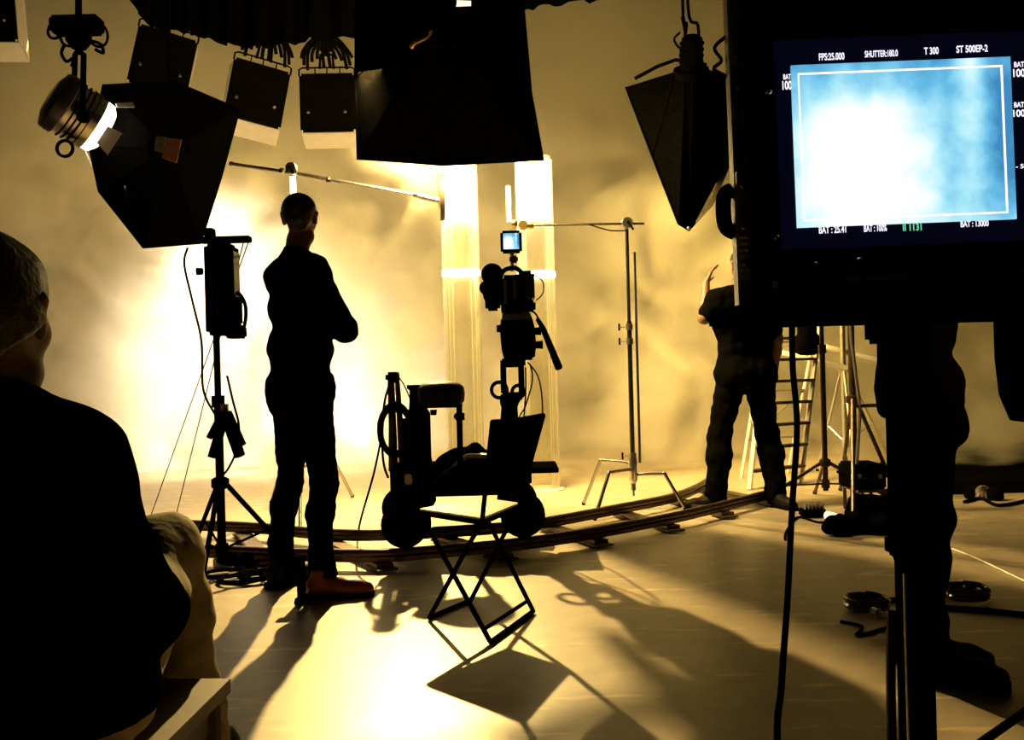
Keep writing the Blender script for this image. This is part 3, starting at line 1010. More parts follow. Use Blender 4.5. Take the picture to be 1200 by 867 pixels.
dk = MB().lathe([(0.02, -0.02), (0.168, -0.016), (0.172, 0.0), (0.168, 0.016), (0.02, 0.02)], c0, (1, 0.12, 0.03), 32).build('round_flag', M['dark_wood'], None, True)
tag(dk, 'round dark disc seen edge on at the end of the boom arm', 'flag')
lt = MB().tube([P(343, 207, 6.83), P(345, 262, 6.83), P(347, 330, 6.83)], 0.022, 12).build('light_stick', M['sleeve'], None, True)  # glowing stick added over the pole for its backlit brightness
tag(lt, 'thin glowing upright stick beside the head of the man with crossed arms', 'strip light')

# ================================================================== CURVED DOLLY TRACK
ZR = 0.085
near_px = [(40, 640), (150, 641), (267, 644), (345, 647), (450, 648), (492, 645), (576, 638), (637, 631), (700, 621), (775, 607), (825, 596), (885, 581), (908, 575)]
far_px = [(40, 610), (110, 611), (175, 612), (255, 614), (312, 617), (380, 623), (450, 624), (576, 617), (637, 610), (667, 605), (725, 594), (785, 582), (815, 571), (830, 562)]
near = smooth_path([F(x, y, ZR) for x, y in near_px], 5)
far = smooth_path([F(x, y, ZR) for x, y in far_px], 5)
tr = thing('dolly_track', 'curved steel dolly track sweeping across the floor under the camera dolly', 'track', loc=(0, 5.3, 0))
for path in (near, far):
    MB().tube(path, 0.022, 10).build('rail', M['rail'], tr, True, world=True)
    web = MB()
    lo_ = [p + Vector((0, 0, -0.022)) for p in path]
    vs_, fs_ = [], []
    for i, p in enumerate(lo_):
        d = (lo_[min(i + 1, len(lo_) - 1)] - lo_[max(0, i - 1)]).normalized()
        nrm = Vector((d.y, -d.x, 0)) * 0.016
        vs_ += [p - nrm, p + nrm, p + nrm + Vector((0, 0, -0.022)), p - nrm + Vector((0, 0, -0.022))]
    for i in range(len(lo_) - 1):
        for k in range(4):
            fs_.append((i * 4 + k, i * 4 + (k + 1) % 4, (i + 1) * 4 + (k + 1) % 4, (i + 1) * 4 + k))
    fs_ += [(3, 2, 1, 0), tuple(4 * (len(lo_) - 1) + k for k in range(4))]
    web.add(vs_, fs_).build('rail_web', M['rail'], tr, world=True)


def at_frac(path, s):
    L = [0]
    for a, b in zip(path, path[1:]):
        L.append(L[-1] + (b - a).length)
    tgt = s * L[-1]
    for i in range(len(path) - 1):
        if L[i + 1] >= tgt:
            return path[i].lerp(path[i + 1], (tgt - L[i]) / max(1e-9, L[i + 1] - L[i]))
    return path[-1]


for k in range(9):
    a, b = at_frac(near, 0.03 + k * 0.118), at_frac(far, 0.03 + k * 0.118)
    d = (b - a).normalized()
    n_ = Vector((d.y, -d.x, 0)) * 0.045
    p0, p1 = a - d * 0.07, b + d * 0.07
    lo_ = [p0 - n_, p0 + n_, p1 + n_, p1 - n_]
    lo_ = [Vector((p.x, p.y, 0.022)) for p in lo_]
    sl = MB().hexa(lo_, [p + Vector((0, 0, 0.02)) for p in lo_]).build('sleeper', M['rail'], tr, world=True)
    for q, sgn in ((a, -1), (b, 1)):
        c = Vector((q.x, q.y, 0.011)) + d * sgn * 0.02
        MB().hexa([c - d * 0.09 - n_ * 1.2, c - d * 0.09 + n_ * 1.2, c + d * 0.09 + n_ * 1.2, c + d * 0.09 - n_ * 1.2],
                  [c - d * 0.09 - n_ * 1.2 + Vector((0, 0, 0.011)), c - d * 0.09 + n_ * 1.2 + Vector((0, 0, 0.011)), c + d * 0.09 + n_ * 1.2 + Vector((0, 0, 0.011)), c + d * 0.09 - n_ * 1.2 + Vector((0, 0, 0.011))]).build('wedge', M['dark_wood'], tr, world=True)

# ================================================================== CAMERA DOLLY
dl = thing('camera_dolly', 'black wheeled camera dolly standing on the curved track behind the folding chair', 'dolly', loc=(P(545, 600, 5.3).x, 5.3, 0))


def wheel(c, axis=(0, -1, 0), r=0.12):
    w_ = MB().lathe([(0.03, -0.045), (r * 0.55, -0.045), (r * 0.6, -0.03), (r * 0.9, -0.035), (r, -0.022), (r, 0.022), (r * 0.9, 0.035), (r * 0.6, 0.03), (r * 0.55, 0.045), (0.03, 0.045)], c, axis, 28)
    o = w_.build('wheel', M['rubber'], dl, True, world=True)
    MB().lathe([(0.028, 0.045), (0.034, 0.06), (0.012, 0.066)], c, axis, 14).build('wheel_hub', M['black_metal'], o, True, world=True)


for px, path in ((474, near), (616, near), (478, far), (606, far)):
    best = min(path, key=lambda p: abs((p.x / p.y) - ray(px, 640)[0]))
    wheel(Vector((best.x, best.y, ZR + 0.022 + 0.12)))
yn, yf = 5.0, 5.85
x0, x1 = P(488, 600, 5.1).x, P(602, 600, 5.1).x


def slab(px0, px1, py0, py1, ya, yb, name, m, parent, bev=0.01):
    """a box whose front face covers those pixels at depth ya and that runs back to depth yb"""
    a, b = P(px0, py0, ya), P(px1, py1, ya)
    c = Vector(((a.x + b.x) / 2, (ya + yb) / 2, (a.z + b.z) / 2))
    return MB().box(c, (abs(b.x - a.x), abs(yb - ya), abs(a.z - b.z)), bevel=bev).build(name, m, parent, True, world=True)


slab(492, 604, 566, 580, 5.12, 5.75, 'platform', M['black_metal'], dl)
for px in (474, 614):
    slab(px - 9, px + 9, 570, 612, 5.02, 5.14, 'wheel_arm', M['black_metal'], dl)
    slab(px - 7, px + 7, 560, 600, 5.55, 5.65, 'wheel_arm', M['black_metal'], dl)
# rear control block and its posts
slab(456, 504, 546, 604, 5.05, 5.5, 'control_block', M['black_metal'], dl, 0.02)
slab(460, 500, 604, 632, 5.12, 5.45, 'lower_block', M['black_metal'], dl, 0.02)
for k in range(3):
    slab(461 + k * 13, 470 + k * 13, 556, 568, 5.03, 5.06, 'valve_knob', M['steel'] if k == 1 else M['black_plastic'], dl, 0.006)
MB().tube([P(461, 552, 5.2), P(460, 500, 5.2), P(458, 441, 5.2)], [0.028, 0.022, 0.020], 10).build('rear_post', M['rail'], dl, True, world=True)
MB().tube([P(472, 552, 5.24), P(469, 500, 5.24), P(465, 436, 5.24)], [0.022, 0.018, 0.013], 10).build('rear_post', M['rail'], dl, True, world=True)
MB().box(P(460, 442, 5.2), (0.075, 0.07, 0.06), bevel=0.015).build('post_cap', M['black_metal'], dl, True, world=True)
MB().box(P(465, 478, 5.2), (0.07, 0.06, 0.05), bevel=0.01).build('post_clamp', M['black_metal'], dl, True, world=True)
MB().lathe([(0.055, -0.16), (0.068, -0.14), (0.068, 0.17), (0.05, 0.20), (0.045, 0.30), (0.06, 0.31), (0.06, 0.33)], P(491, 520, 5.25), (0, 0, 1), 18).build('hydraulic_cylinder', M['black_metal'], dl, True, world=True)
MB().lathe([(0.04, -0.12), (0.04, 0.13)], P(478, 518, 5.18), (0.02, 0, 1), 14).build('hydraulic_cylinder', M['black_metal'], dl, True, world=True)
# seat on its post
sc_ = P(517, 461, 5.2)
seat = MB().lathe([(0.02, -0.062), (0.115, -0.060), (0.128, -0.045), (0.132, 0.0), (0.126, 0.035), (0.105, 0.055), (0.06, 0.066), (0.01, 0.070)], sc_, (0, 0, 1), 28).build('seat', M['leather'], dl, True, world=True)
MB().box(P(512, 476, 5.2), (0.28, 0.10, 0.016), bevel=0.004).build('seat_plate', M['black_metal'], dl, world=True)
MB().lathe([(0.016, -0.03), (0.02, 0.0)], P(508, 480, 5.15), (0, 0, 1), 10).build('seat_knob', M['black_plastic'], dl, True, world=True)
MB().tube([P(538, 470, 5.2), P(540, 570, 5.2)], 0.017, 12).build('seat_post', M['black_metal'], dl, True, world=True)
MB().lathe([(0.026, -0.02), (0.026, 0.02)], P(539, 488, 5.2), (0, 0, 1), 12).build('post_collar', M['black_metal'], dl, True, world=True)
MB().tube([P(539, 488, 5.2), P(532, 488, 5.2)], 0.012, 8).build('collar_knob', M['black_plastic'], dl, True, world=True)
# side boards and deck parts
slab(618, 655, 549, 554, 5.2, 5.6, 'side_board', M['black_cloth'], dl, 0.004)
slab(530, 620, 549, 557, 5.3, 5.5, 'deck_bar', M['black_metal'], dl)
for px in (540, 572, 606):
    slab(px - 3, px + 3, 555, 568, 5.38, 5.44, 'deck_support', M['black_metal'], dl, .004)
slab(556, 616, 533, 547, 5.35, 5.6, 'deck_box', M['black_metal'], dl, 0.02)
MB().tube([P(506, 566, 5.25), P(530, 546, 5.25), P(548, 534, 5.25), P(580, 534, 5.25)], 0.014, 8).build('deck_tube', M['steel'], dl, True, world=True)
# column
MB().lathe([(0.13, 0), (0.13, 0.05), (0.085, 0.09), (0.080, 0.27), (0.066, 0.30)], P(597, 566, 5.42), (0, 0, 1), 24).build('column_base', M['black_metal'], dl, True, world=True)
MB().tube([P(597, 510, 5.42), P(597, 470, 5.42)], [0.060, 0.045], 18).build('column', M['black_metal'], dl, True, world=True)
MB().lathe([(0.05, -0.02), (0.056, 0.0), (0.056, 0.03), (0.05, 0.05)], P(597, 472, 5.42), (0, 0, 1), 18).build('column_collar', M['black_metal'], dl, True, world=True)
MB().ring(P(585, 457, 5.34), (0.2, 1, 0.1), 0.045, 0.011, 20, 8).build('hand_wheel', M['black_metal'], dl, True, world=True)
MB().ring(P(607, 459, 5.36), (-0.4, 1, 0), 0.036, 0.011, 18, 8).build('hand_wheel', M['black_metal'], dl, True, world=True)

jk = Body()
for a, b, r in (((508, 560), (530, 540), 0.05), ((530, 542), (556, 530), 0.055), ((545, 548), (575, 536), 0.05), ((512, 562), (565, 556), 0.045), ((520, 553), (550, 548), 0.06)):
    jk.c(P(*a, 5.3), P(*b, 5.32), r, k=0.04)
jo = body_obj('jacket', jk, M['shirt_black'], None, 0.012, 0.02, 3)
tag(jo, 'dark jacket thrown over the dolly deck under the round seat', 'jacket')


def cable_coil(label, centre, axis, R, turns, r, group=None, m=None, squash=1.0):
    u, w = frame_of(axis)
    ax_ = Vector(axis).normalized()
    rnd = random.Random(int(R * 1000) + turns)
    pts = []
    for i in range(turns * 20):
        a = 2 * PI * i / 20
        rr = R * (1 + 0.10 * math.sin(a * 0.37 + turns) + rnd.uniform(-0.02, 0.02))
        pts.append(Vector(centre) + u * math.cos(a) * rr + w * math.sin(a) * rr * squash + ax_ * (r * 1.2 * (i / 20) * 0.8))
    o = MB().tube(pts, r, 6).build('cable_coil', m or M['rubber'], None, True)
    return tag(o, label, 'cable', group)


cable_coil('black cable coil hung over the rear posts of the dolly', P(463, 504, 5.14), (0.2, -1, 0), 0.085, 4, 0.010, squash=1.6)
hc = MB().tube(smooth_path([P(457, 448, 5.12), P(451, 470, 5.1), P(447, 510, 5.1), P(438, 555, 5.1), P(424, 604, 5.1), F(420, 622)], 6), 0.006, 6).build('cable', M['rubber'])
tag(hc, 'thin cable sloping from the dolly rear posts down to the track', 'cable')
hc = MB().tube(smooth_path([P(456, 452, 5.13), P(450, 475, 5.12), P(448, 520, 5.12), P(450, 545, 5.1), P(455, 560, 5.08)], 6), 0.007, 6).build('cable', M['rubber'])
tag(hc, 'black cable looped down beside the dolly rear posts', 'cable')
hc = MB().tube(smooth_path([P(466, 440, 5.2), P(474, 452, 5.2), P(483, 473, 5.2)], 6), 0.004, 6).build('wire', M['rubber'])
tag(hc, 'thin wire strung from the rear post to the seat plate of the dolly', 'wire')

# ================================================================== FILM CAMERA ON ITS GEARED HEAD
fc = thing('film_camera', 'film camera on a geared head mounted on the dolly column', 'camera', loc=P(597, 470, 5.42))
YC = 5.42
for px in (590, 611):
    slab(px - 4, px + 4, 426, 462, YC - 0.03, YC + 0.04, 'head_yoke', M['black_metal'], fc, 0.008)
slab(586, 616, 420, 430, YC - 0.06, YC + 0.06, 'head_plate', M['black_metal'], fc, 0.01)
slab(588, 612, 460, 471, YC - 0.04, YC + 0.04, 'head_base', M['black_metal'], fc, 0.01)
hd = MB().lathe([(0.06, -0.10), (0.115, -0.09), (0.125, -0.06), (0.125, 0.06), (0.115, 0.09), (0.06, 0.10)], P(607, 396, YC), (1, 0, 0.05), 28).build('geared_head', M['black_metal'], fc, True, world=True)
for k in range(10):
    a = 2 * PI * k / 10
    MB().box(P(607, 396, YC) + Vector((0, 0.125 * math.cos(a), 0.125 * math.sin(a))), (0.16, 0.02, 0.02), bevel=0.004).build('gear_rib', M['black_metal'], hd, world=True)
for px, py in ((586, 385), (630, 388), (632, 404)):
    MB().lathe([(0.02, -0.02), (0.024, 0.02)], P(px, py, YC - 0.05), (1, 0, 0), 12).build('head_knob', M['black_plastic'], fc, True, world=True)
MB().tube([P(630, 374, YC - 0.1), P(636, 384, YC - 0.14), P(655, 431, YC - 0.30)], [0.012, 0.016, 0.022], 10).build('pan_handle', M['black_plastic'], fc, True, world=True)
slab(588, 622, 366, 374, YC - 0.10, YC + 0.10, 'base_plate', M['steel'], fc, 0.006)
body_ = slab(586, 616, 322, 366, YC - 0.16, YC + 0.22, 'camera_body', M['black_metal'], fc, 0.02)
slab(604, 627, 317, 352, YC - 0.10, YC + 0.20, 'matte_box', M['purple'], fc, 0.018)
slab(608, 628, 352, 364, YC - 0.02, YC + 0.10, 'lens_motor', M['black_metal'], fc, 0.012)
mg = MB().lathe([(0.04, -0.05), (0.062, -0.04), (0.062, 0.04), (0.04, 0.05)], P(577, 322, YC - 0.1), (0, 1, 0), 22).build('magazine', M['black_plastic'], fc, True, world=True)
MB().lathe([(0.06, -0.05), (0.068, -0.04), (0.068, 0.04), (0.05, 0.05)], P(580, 345, YC - 0.08), (0, 1, 0), 22).build('magazine', M['black_plastic'], fc, True, world=True)
slab(568, 586, 342, 362, YC - 0.22, YC - 0.04, 'viewfinder', M['black_plastic'], fc, 0.015)
MB().lathe([(0.02, 0), (0.035, 0.02), (0.04, 0.05)], P(572, 338, YC - 0.18), (-0.2, -1, 0), 14).build('eyepiece', M['rubber'], fc, True, world=True)
MB().tube(smooth_path([P(586, 324, YC - 0.17), P(592, 316, YC - 0.17), P(604, 314, YC - 0.17), P(612, 320, YC - 0.17)], 5), 0.013, 8).build('carry_handle', M['black_metal'], fc, True, world=True)
for k, (px, m_) in enumerate(((592, 'steel'), (598, 'black_plastic'), (603, 'steel'))):
    slab(px - 2, px + 2, 328, 356 - 3 * k, YC - 0.18, YC - 0.16, 'side_fitting', M[m_], fc, 0.003)
MB().tube([P(600, 318, YC - 0.1), P(600, 295, YC - 0.1)], 0.012, 8).build('monitor_bracket', M['steel'], fc, True, world=True)
MB().box(P(602, 304, YC - 0.1), (0.05, 0.04, 0.04), bevel=0.008).build('bracket_joint', M['red_leather'], fc, True, world=True)
MB().tube(smooth_path([P(626, 322, YC), P(636, 330, YC), P(636, 344, YC), P(628, 352, YC)], 5), 0.004, 6).build('camera_lead', M['rubber'], fc, world=True)
MB().tube(smooth_path([P(618, 424, YC), P(630, 440, YC), P(635, 465, YC), P(635, 495, YC + 0.1), P(628, 520, YC + 0.1)], 6), 0.005, 6).build('camera_lead', M['rubber'], fc, world=True)
MB().tube(smooth_path([P(621, 426, YC), P(624, 445, YC), P(616, 475, YC), P(608, 492, YC), P(612, 520, YC)], 6), 0.005, 6).build('camera_lead', M['rubber'], fc, world=True)
MB().tube(smooth_path([P(616, 430, YC), P(616, 460, YC), P(613, 500, YC), P(610, 525, YC)], 6), 0.005, 6).build('camera_lead', M['rubber'], fc, world=True)
MB().tube(smooth_path([P(624, 352, YC), P(622, 362, YC - 0.05), P(628, 368, YC - 0.05), P(632, 376, YC - 0.05)], 5), 0.006, 6).build('camera_lead', M['rubber'], fc, world=True)

om = thing('camera_monitor', 'small square monitor with a blue picture on top of the film camera', 'monitor', loc=P(599, 283, YC - 0.12))
slab(586, 612, 270, 295, YC - 0.12, YC - 0.04, 'housing', M['black_plastic'], om, 0.012)
a, b = P(589.5, 273.5, YC - 0.125), P(608.5, 291.5, YC - 0.125)
pan = MB().box(((a.x + b.x) / 2, YC - 0.123, (a.z + b.z) / 2), (b.x - a.x, 0.006, a.z - b.z)).build('screen', screen_material(), om, world=True)
MB().box(P(599, 296, YC - 0.1), (0.03, 0.03, 0.02), bevel=0.004).build('mount', M['steel'], om, world=True)

# ================================================================== FOLDING CHAIR
ch_ = dict(near=(-.125, 3.485, .45), right=(.014, 3.86, .45), left=(-.384, 3.765, .45), far=(-.163, 4.07, .45),
           tn=P(577, 494, 3.40), tf=P(637, 486, 3.78))
ch_ = {k: Vector(v) for k, v in ch_.items()}
fl, ff2 = F(503, 727), F(552, 706)
nf, rf = F(575, 756), F(625, 719)
up = Vector((0, 0, 0.011))
fch = thing('folding_chair', 'black framed folding chair with pale seat and black backrest on the open floor', 'chair', loc=(-0.16, 3.75, 0))
for a, b, c in ((ch_['tn'], ch_['near'] + Vector((0, 0, -0.005)), fl + up), (ch_['tf'], ch_['right'] + Vector((0, 0, -0.005)), ff2 + up)):
    MB().tube([a, b, c], 0.0095, 10).build('back_leg', M['black_metal'], fch, True, world=True)
for a, c in ((ch_['left'], nf + up), (ch_['far'], rf + up)):
    MB().tube([a + Vector((0, 0, -0.012)), c], 0.0095, 10).build('front_leg', M['black_metal'], fch, True, world=True)
MB().tube([fl + up, ff2 + up], 0.010, 10).build('floor_bar', M['black_metal'], fch, True, world=True)
MB().tube([nf + up, rf + up], 0.010, 10).build('floor_bar', M['black_metal'], fch, True, world=True)
d_ = (rf - nf).normalized()
o2 = Vector((-d_.y, d_.x, 0)) * 0.05
MB().tube([nf.lerp(ch_['left'], 0.10) + up * 0.2, rf.lerp(ch_['far'], 0.10) + up * 0.2], 0.008, 8).build('stretcher', M['black_metal'], fch, True, world=True)
sc4 = [ch_['near'], ch_['right'], ch_['far'], ch_['left']]
cc = sum(sc4, Vector()) / 4
top = [cc + (p - cc) * 1.0 + Vector((0, 0, 0.004)) for p in sc4]
MB().hexa([p - Vector((0, 0, 0.016)) for p in top], top).build('seat', M['seat_white'], fch, world=True)
for i in range(4):
    MB().tube([top[i] - Vector((0, 0, 0.018)), top[(i + 1) % 4] - Vector((0, 0, 0.018))], 0.010, 8).build('seat_frame', M['black_metal'], fch, True, world=True)
# backrest panel: slightly curved cloth between the two back tubes
bl0, bl1 = ch_['tn'].lerp(ch_['near'], 0.53), ch_['tf'].lerp(ch_['right'], 0.60)
n_ = (ch_['tf'] - ch_['tn']).cross(ch_['near'] - ch_['tn']).normalized()
if n_.y > 0:
    n_ = -n_
va_, vb_ = [], []
NB = 10
vs_, fs_ = [], []
for i in range(NB + 1):
    t_ = i / NB
    sag = -n_ * 0.03 * math.sin(PI * t_)
    a = ch_['tn'].lerp(ch_['tf'], t_) + sag - Vector((0, 0, 0.016 * math.sin(PI * t_)))
    b = bl0.lerp(bl1, t_) + sag
    vs_ += [a, b, b - n_ * 0.008, a - n_ * 0.008]
for i in range(NB):
    for k in range(4):
        fs_.append((i * 4 + k, i * 4 + (k + 1) % 4, (i + 1) * 4 + (k + 1) % 4, (i + 1) * 4 + k))
fs_ += [(0, 1, 2, 3), tuple(4 * NB + k for k in (3, 2, 1, 0))]
MB().add(vs_, fs_).build('backrest', M['black_cloth'], fch, True, world=True)
MB().tube([ch_['tn'].lerp(bl0, 0.0), ch_['tn'].lerp(ch_['tf'], 0.5) - n_ * 0.03 - Vector((0, 0, 0.016)), ch_['tf']], 0.008, 8).build('top_bar', M['black_metal'], fch, True, world=True)

# ================================================================== PEOPLE
def V(*a):
    return np.array(a, float)


def unit(v):
    return v / np.linalg.norm(v)


def torso(B, J, g=0.0, k=0.06):
    """J: pelvis, chest, neck joints and the right direction r; prims in the person's own frame"""
    pe, ch, ne, r = J['pelvis'], J['chest'], J['neck'], J['r']
    wq = J.get('w', 1.0)
    gq = J.get('girth', 1.0)
    f = unit(np.cross(V(0, 0, 1), r))
    mid = pe * 0.5 + ch * 0.5
    B.c(pe - r * .085 * wq, pe + r * .085 * wq, .110 * gq + g, k=k)
    B.c(pe - r * .07 - f * .03 - V(0, 0, .04), pe + r * .07 - f * .03 - V(0, 0, .04), .105 * gq + g, k=k)
    B.c(mid - r * .075 * wq, mid + r * .075 * wq, .105 * gq + g, k=k)
    B.c(ch - r * .095 * wq, ch + r * .095 * wq, .118 * gq + g, k=k)
    up_ = ch * 0.45 + ne * 0.55
    B.c(up_ - r * .13 * wq, up_ + r * .13 * wq, .080 * gq + g, k=k)
    B.c(J['sl'], ne + (J['sl'] - ne) * .2, .062 + g, .055 + g, k=k)
    B.c(J['sr'], ne + (J['sr'] - ne) * .2, .062 + g, .055 + g, k=k)


def arm(B, s, e, w, g=0.0, k=0.03):
    B.c(s, e, .056 + g, .043 + g, k=k)
    m = e * .65 + w * .35
    B.c(e, m, .043 + g, .041 + g, k=k)
    B.c(m, w, .041 + g, .028 + g, k=k)


def leg(B, h, kn, an, g=0.0, k=0.05, gl=None):
    gl = g if gl is None else gl
    B.c(h, kn, .088 + g, .056 + g, k=k)
    m = kn * .68 + an * .32
    back = np.array(J_FWD) * -0.02
    B.c(kn, m + back, .056 + g, .056 + gl, k=k)
    B.c(m + back, an, .056 + gl, .040 + gl, k=k)


J_FWD = (0, 1, 0)


def hand(B, w, d, palm, side, curl=0.5, spread=1.0):
    """w wrist, d pointing direction, palm: palm normal (fingers curl towards it), side: direction of the thumb"""
    d, palm = unit(d), unit(palm)
    side = unit(side - d * (side @ d))
    base = w + d * .015
    for o, L in ((.028, .086), (.010, .092), (-.010, .088), (-.027, .080)):
        B.c(base + side * o * .6, w + d * L + side * o, .015, .0115, k=.012)
    for i, (o, L, a) in enumerate(((.029, .072, .10), (.010, .080, .02), (-.010, .074, -.05), (-.028, .058, -.14))):
        p = w + d * (.088 if i != 3 else .080) + side * o
        dd = unit(d + side * a * spread)
        for j, (fr, rr) in enumerate(((.42, .0092), (.32, .0082), (.26, .0070))):
            c_ = curl * (.35 + .55 * j)
            q = p + (dd * math.cos(c_) + palm * math.sin(c_)) * L * fr * 1.05
            B.c(p, q, rr, rr * .93, k=.003)
            p = q
    p0 = w + d * .028 + side * .026
    p1 = p0 + unit(d * .5 + side * .75 + palm * .3) * .040
    p2 = p1 + unit(d * .8 + side * .35 + palm * .4) * .030
    p3 = p2 + unit(d * .9 + side * .1 + palm * .45) * .024
    B.c(p0, p1, .0145, .0115, k=.008).c(p1, p2, .0110, .0100, k=.003).c(p2, p3, .0098, .0080, k=.003)


def head(B, c, f, up_=None, s=1.0, k=.03):
    """c: centre of the skull; f: where the face looks"""
    up_ = V(0, 0, 1) if up_ is None else unit(up_)
    f = unit(f)
    r = np.cross(f, up_)
    r = unit(r)
    up_ = np.cross(r, f)

    def L(x, y, z):
        return c + (r * x + f * y + up_ * z) * s
    B.c(L(0, -.022, .035), L(0, .022, .040), .081 * s, .078 * s, k=k)          # cranium
    B.c(L(0, .03, -.02), L(0, .045, -.055), .062 * s, .050 * s, k=k)            # face
    B.c(L(-.03, .045, -.085), L(.03, .045, -.085), .032 * s, k=.03)             # jaw
    B.c(L(0, .072, -.098), L(0, .078, -.094), .020 * s, k=.02)                  # chin
    B.c(L(0, .088, .010), L(0, .108, -.026), .009 * s, .014 * s, k=.010)        # nose
    B.c(L(-.010, .100, -.030), L(.010, .100, -.030), .009 * s, k=.008)
    B.c(L(-.04, .078, .028), L(.04, .078, .028), .014 * s, k=.012)              # brow
    B.c(L(-.018, .092, -.056), L(.018, .092, -.056), .008 * s, k=.006)          # upper lip
    B.c(L(-.015, .090, -.067), L(.015, .090, -.067), .008 * s, k=.006)          # lower lip
    for sx in (-1, 1):
        B.c(L(sx * .032, .080, .008), L(sx * .032, .081, .008), .013 * s, k=.004)   # eye
        B.c(L(sx * .045, .06, -.025), L(sx * .04, .065, -.03), .026 * s, k=.02)     # cheek
        B.c(L(sx * .078, -.006, .018), L(sx * .086, -.020, .022), .012 * s, k=.006)  # ear
        B.c(L(sx * .080, -.010, .010), L(sx * .078, -.002, -.028), .010 * s, .009 * s, k=.006)
        B.c(L(sx * .088, -.022, .020), L(sx * .082, -.014, -.020), .007 * s, k=.005)
    return L


def shoe(name, parent, heel, d, m, sole=0.022):
    """heel: point on the ground under the ankle; d: toe direction"""
    d = unit(np.array(d, float))
    s_ = np.cross(d, V(0, 0, 1))
    B = Body()
    h = np.array(heel, float)
    B.c(h + d * -.04 + V(0, 0, .050), h + d * .05 + V(0, 0, .055), .040, .042, k=.02)
    B.c(h + d * .05 + V(0, 0, .050), h + d * .15 + V(0, 0, .038), .042, .040, k=.03)
    B.c(h + d * .15 + V(0, 0, .036), h + d * .195 + V(0, 0, .034), .040, .030, k=.02)
    B.c(h + d * -.01 + V(0, 0, .07), h + d * -.01 + V(0, 0, .115), .044, .046, k=.03)
    B.plane(h + V(0, 0, .012), (0, 0, -1))
    o = body_obj(name, B, m, parent, .008)
    S = MB()
    prof_ = []
    for t, wd in ((-.085, .02), (-.075, .034), (-.03, .040), (.05, .038), (.12, .045), (.17, .043), (.21, .030), (.227, .012)):
        prof_.append((t, wd))
    lo_ = [Vector(h + d * t - s_ * w_) for t, w_ in prof_] + [Vector(h + d * t + s_ * w_) for t, w_ in reversed(prof_)]
    S.hexa(lo_, [p + Vector((0, 0, sole)) for p in lo_]).build('sole', M['rubber'], o)
    return o


def rad(d):
    return math.radians(d)


# --- man 1: standing with crossed arms, back to us, turned to the right
x_ = P(359, 690, 4.38).x
m1 = thing('person', 'tall standing man in dark shirt and trousers, arms crossed, back to the camera', 'person', loc=(x_, 4.38, 0), rot=(0, 0, -rad(48)))
J = dict(pelvis=V(0, 0, .97), chest=V(0, .0, 1.31), neck=V(0, -.01, 1.53), r=V(1, 0, 0), sl=V(-.150, -.01, 1.475), sr=V(.155, -.01, 1.475), w=0.80, girth=.82)
el, er = V(-.185, .08, 1.21), V(.225, .11, 1.20)
wl, wr = V(-.01, .20, 1.225), V(-.03, .23, 1.27)
hl, hr = V(-.095, 0, .93), V(.095, 0, .93)
kl_, kr_ = V(-.15, .015, .50), V(.155, .02, .50)
al, ar = V(-.185, -.03, .09), V(.195, -.03, .09)
hc_, hf = V(.03, .0, 1.73), V(-.78, .62, -.04)
B = Body()
torso(B, J, -.022)
arm(B, J['sl'], el, wl); arm(B, J['sr'], er, wr)
leg(B, hl, kl_, al, -.022); leg(B, hr, kr_, ar, -.022)
B.c(V(0, -.02, 1.50), V(0, .005, 1.62), .058, .055, k=.03)
head(B, hc_, hf, s=.92)
hand(B, wl, V(1, .1, .25), V(0, -1, 0.1), V(0, .2, 1), .7)
hand(B, wr, V(-1, .15, .25), V(0, -1, .1), V(0, .2, 1), .6)
B.c(al, al + V(-.0, .10, -.05), .038, .03, k=.02); B.c(ar, ar + V(.02, .10, -.05), .038, .03, k=.02)
body_obj('body', B, M['skin'], m1, .0075)
B = Body()
torso(B, J, .012)
arm(B, J['sl'], el, wl, .009); arm(B, J['sr'], er, wr, .009)
B.c(V(0, -.02, 1.51), V(0.01, -.01, 1.57), .066, .064, k=.02)
B.c(V(-.07, 0, .93), V(.07, 0, .93), .118, k=.04).c(V(-.07, 0, 1.12), V(.07, 0, 1.12), .116, k=.05)
B.plane((0, 0, .86), (0, 0, -1)).plane((0, 0.0, 1.585), (0, .25, 1))
body_obj('shirt', B, M['shirt_black'], m1, .011, .006, 1)
B = Body()
for h_, k_, a_ in ((hl, kl_, al), (hr, kr_, ar)):
    leg(B, h_, k_, a_, .004, k=.03, gl=.006)
    B.c(a_ + V(0, -.005, .12), a_ + V(0, .02, -.03), .054, .062, k=.02)
B.c(V(-.075, 0, .95), V(.075, 0, .95), .118, k=.04)
B.c(V(-.07, -.02, .90), V(.07, -.02, .90), .108, k=.04)
B.plane((0, 0, 1.02), (0, 0, 1)).plane((0, 0, .035), (0, 0, -1))
body_obj('trousers', B, M['trouser_black'], m1, .011, .008, 2)
shoe('shoe', m1, (al[0], al[1] - .0, 0), (-.15, 1, 0), M['leather'])
shoe('shoe', m1, (ar[0] + .01, ar[1], 0), (.55, .75, 0), M['red_leather'])
B = Body()
L = head(B, hc_, hf, s=.92)
B2 = Body()
B2.c(L(0, -.022, .037), L(0, .018, .042), .080, .076, k=.02)
B2.c(L(0, -.05, -.02), L(0, -.045, -.05), .049, .043, k=.03)
fn = unit(hf)
B2.plane(L(0, .052, .06), fn + V(0, 0, -.9)).plane(L(0, 0, -.075), (0, 0, -1))
body_obj('hair', B2, M['hair'], m1, .008, .004, 5)

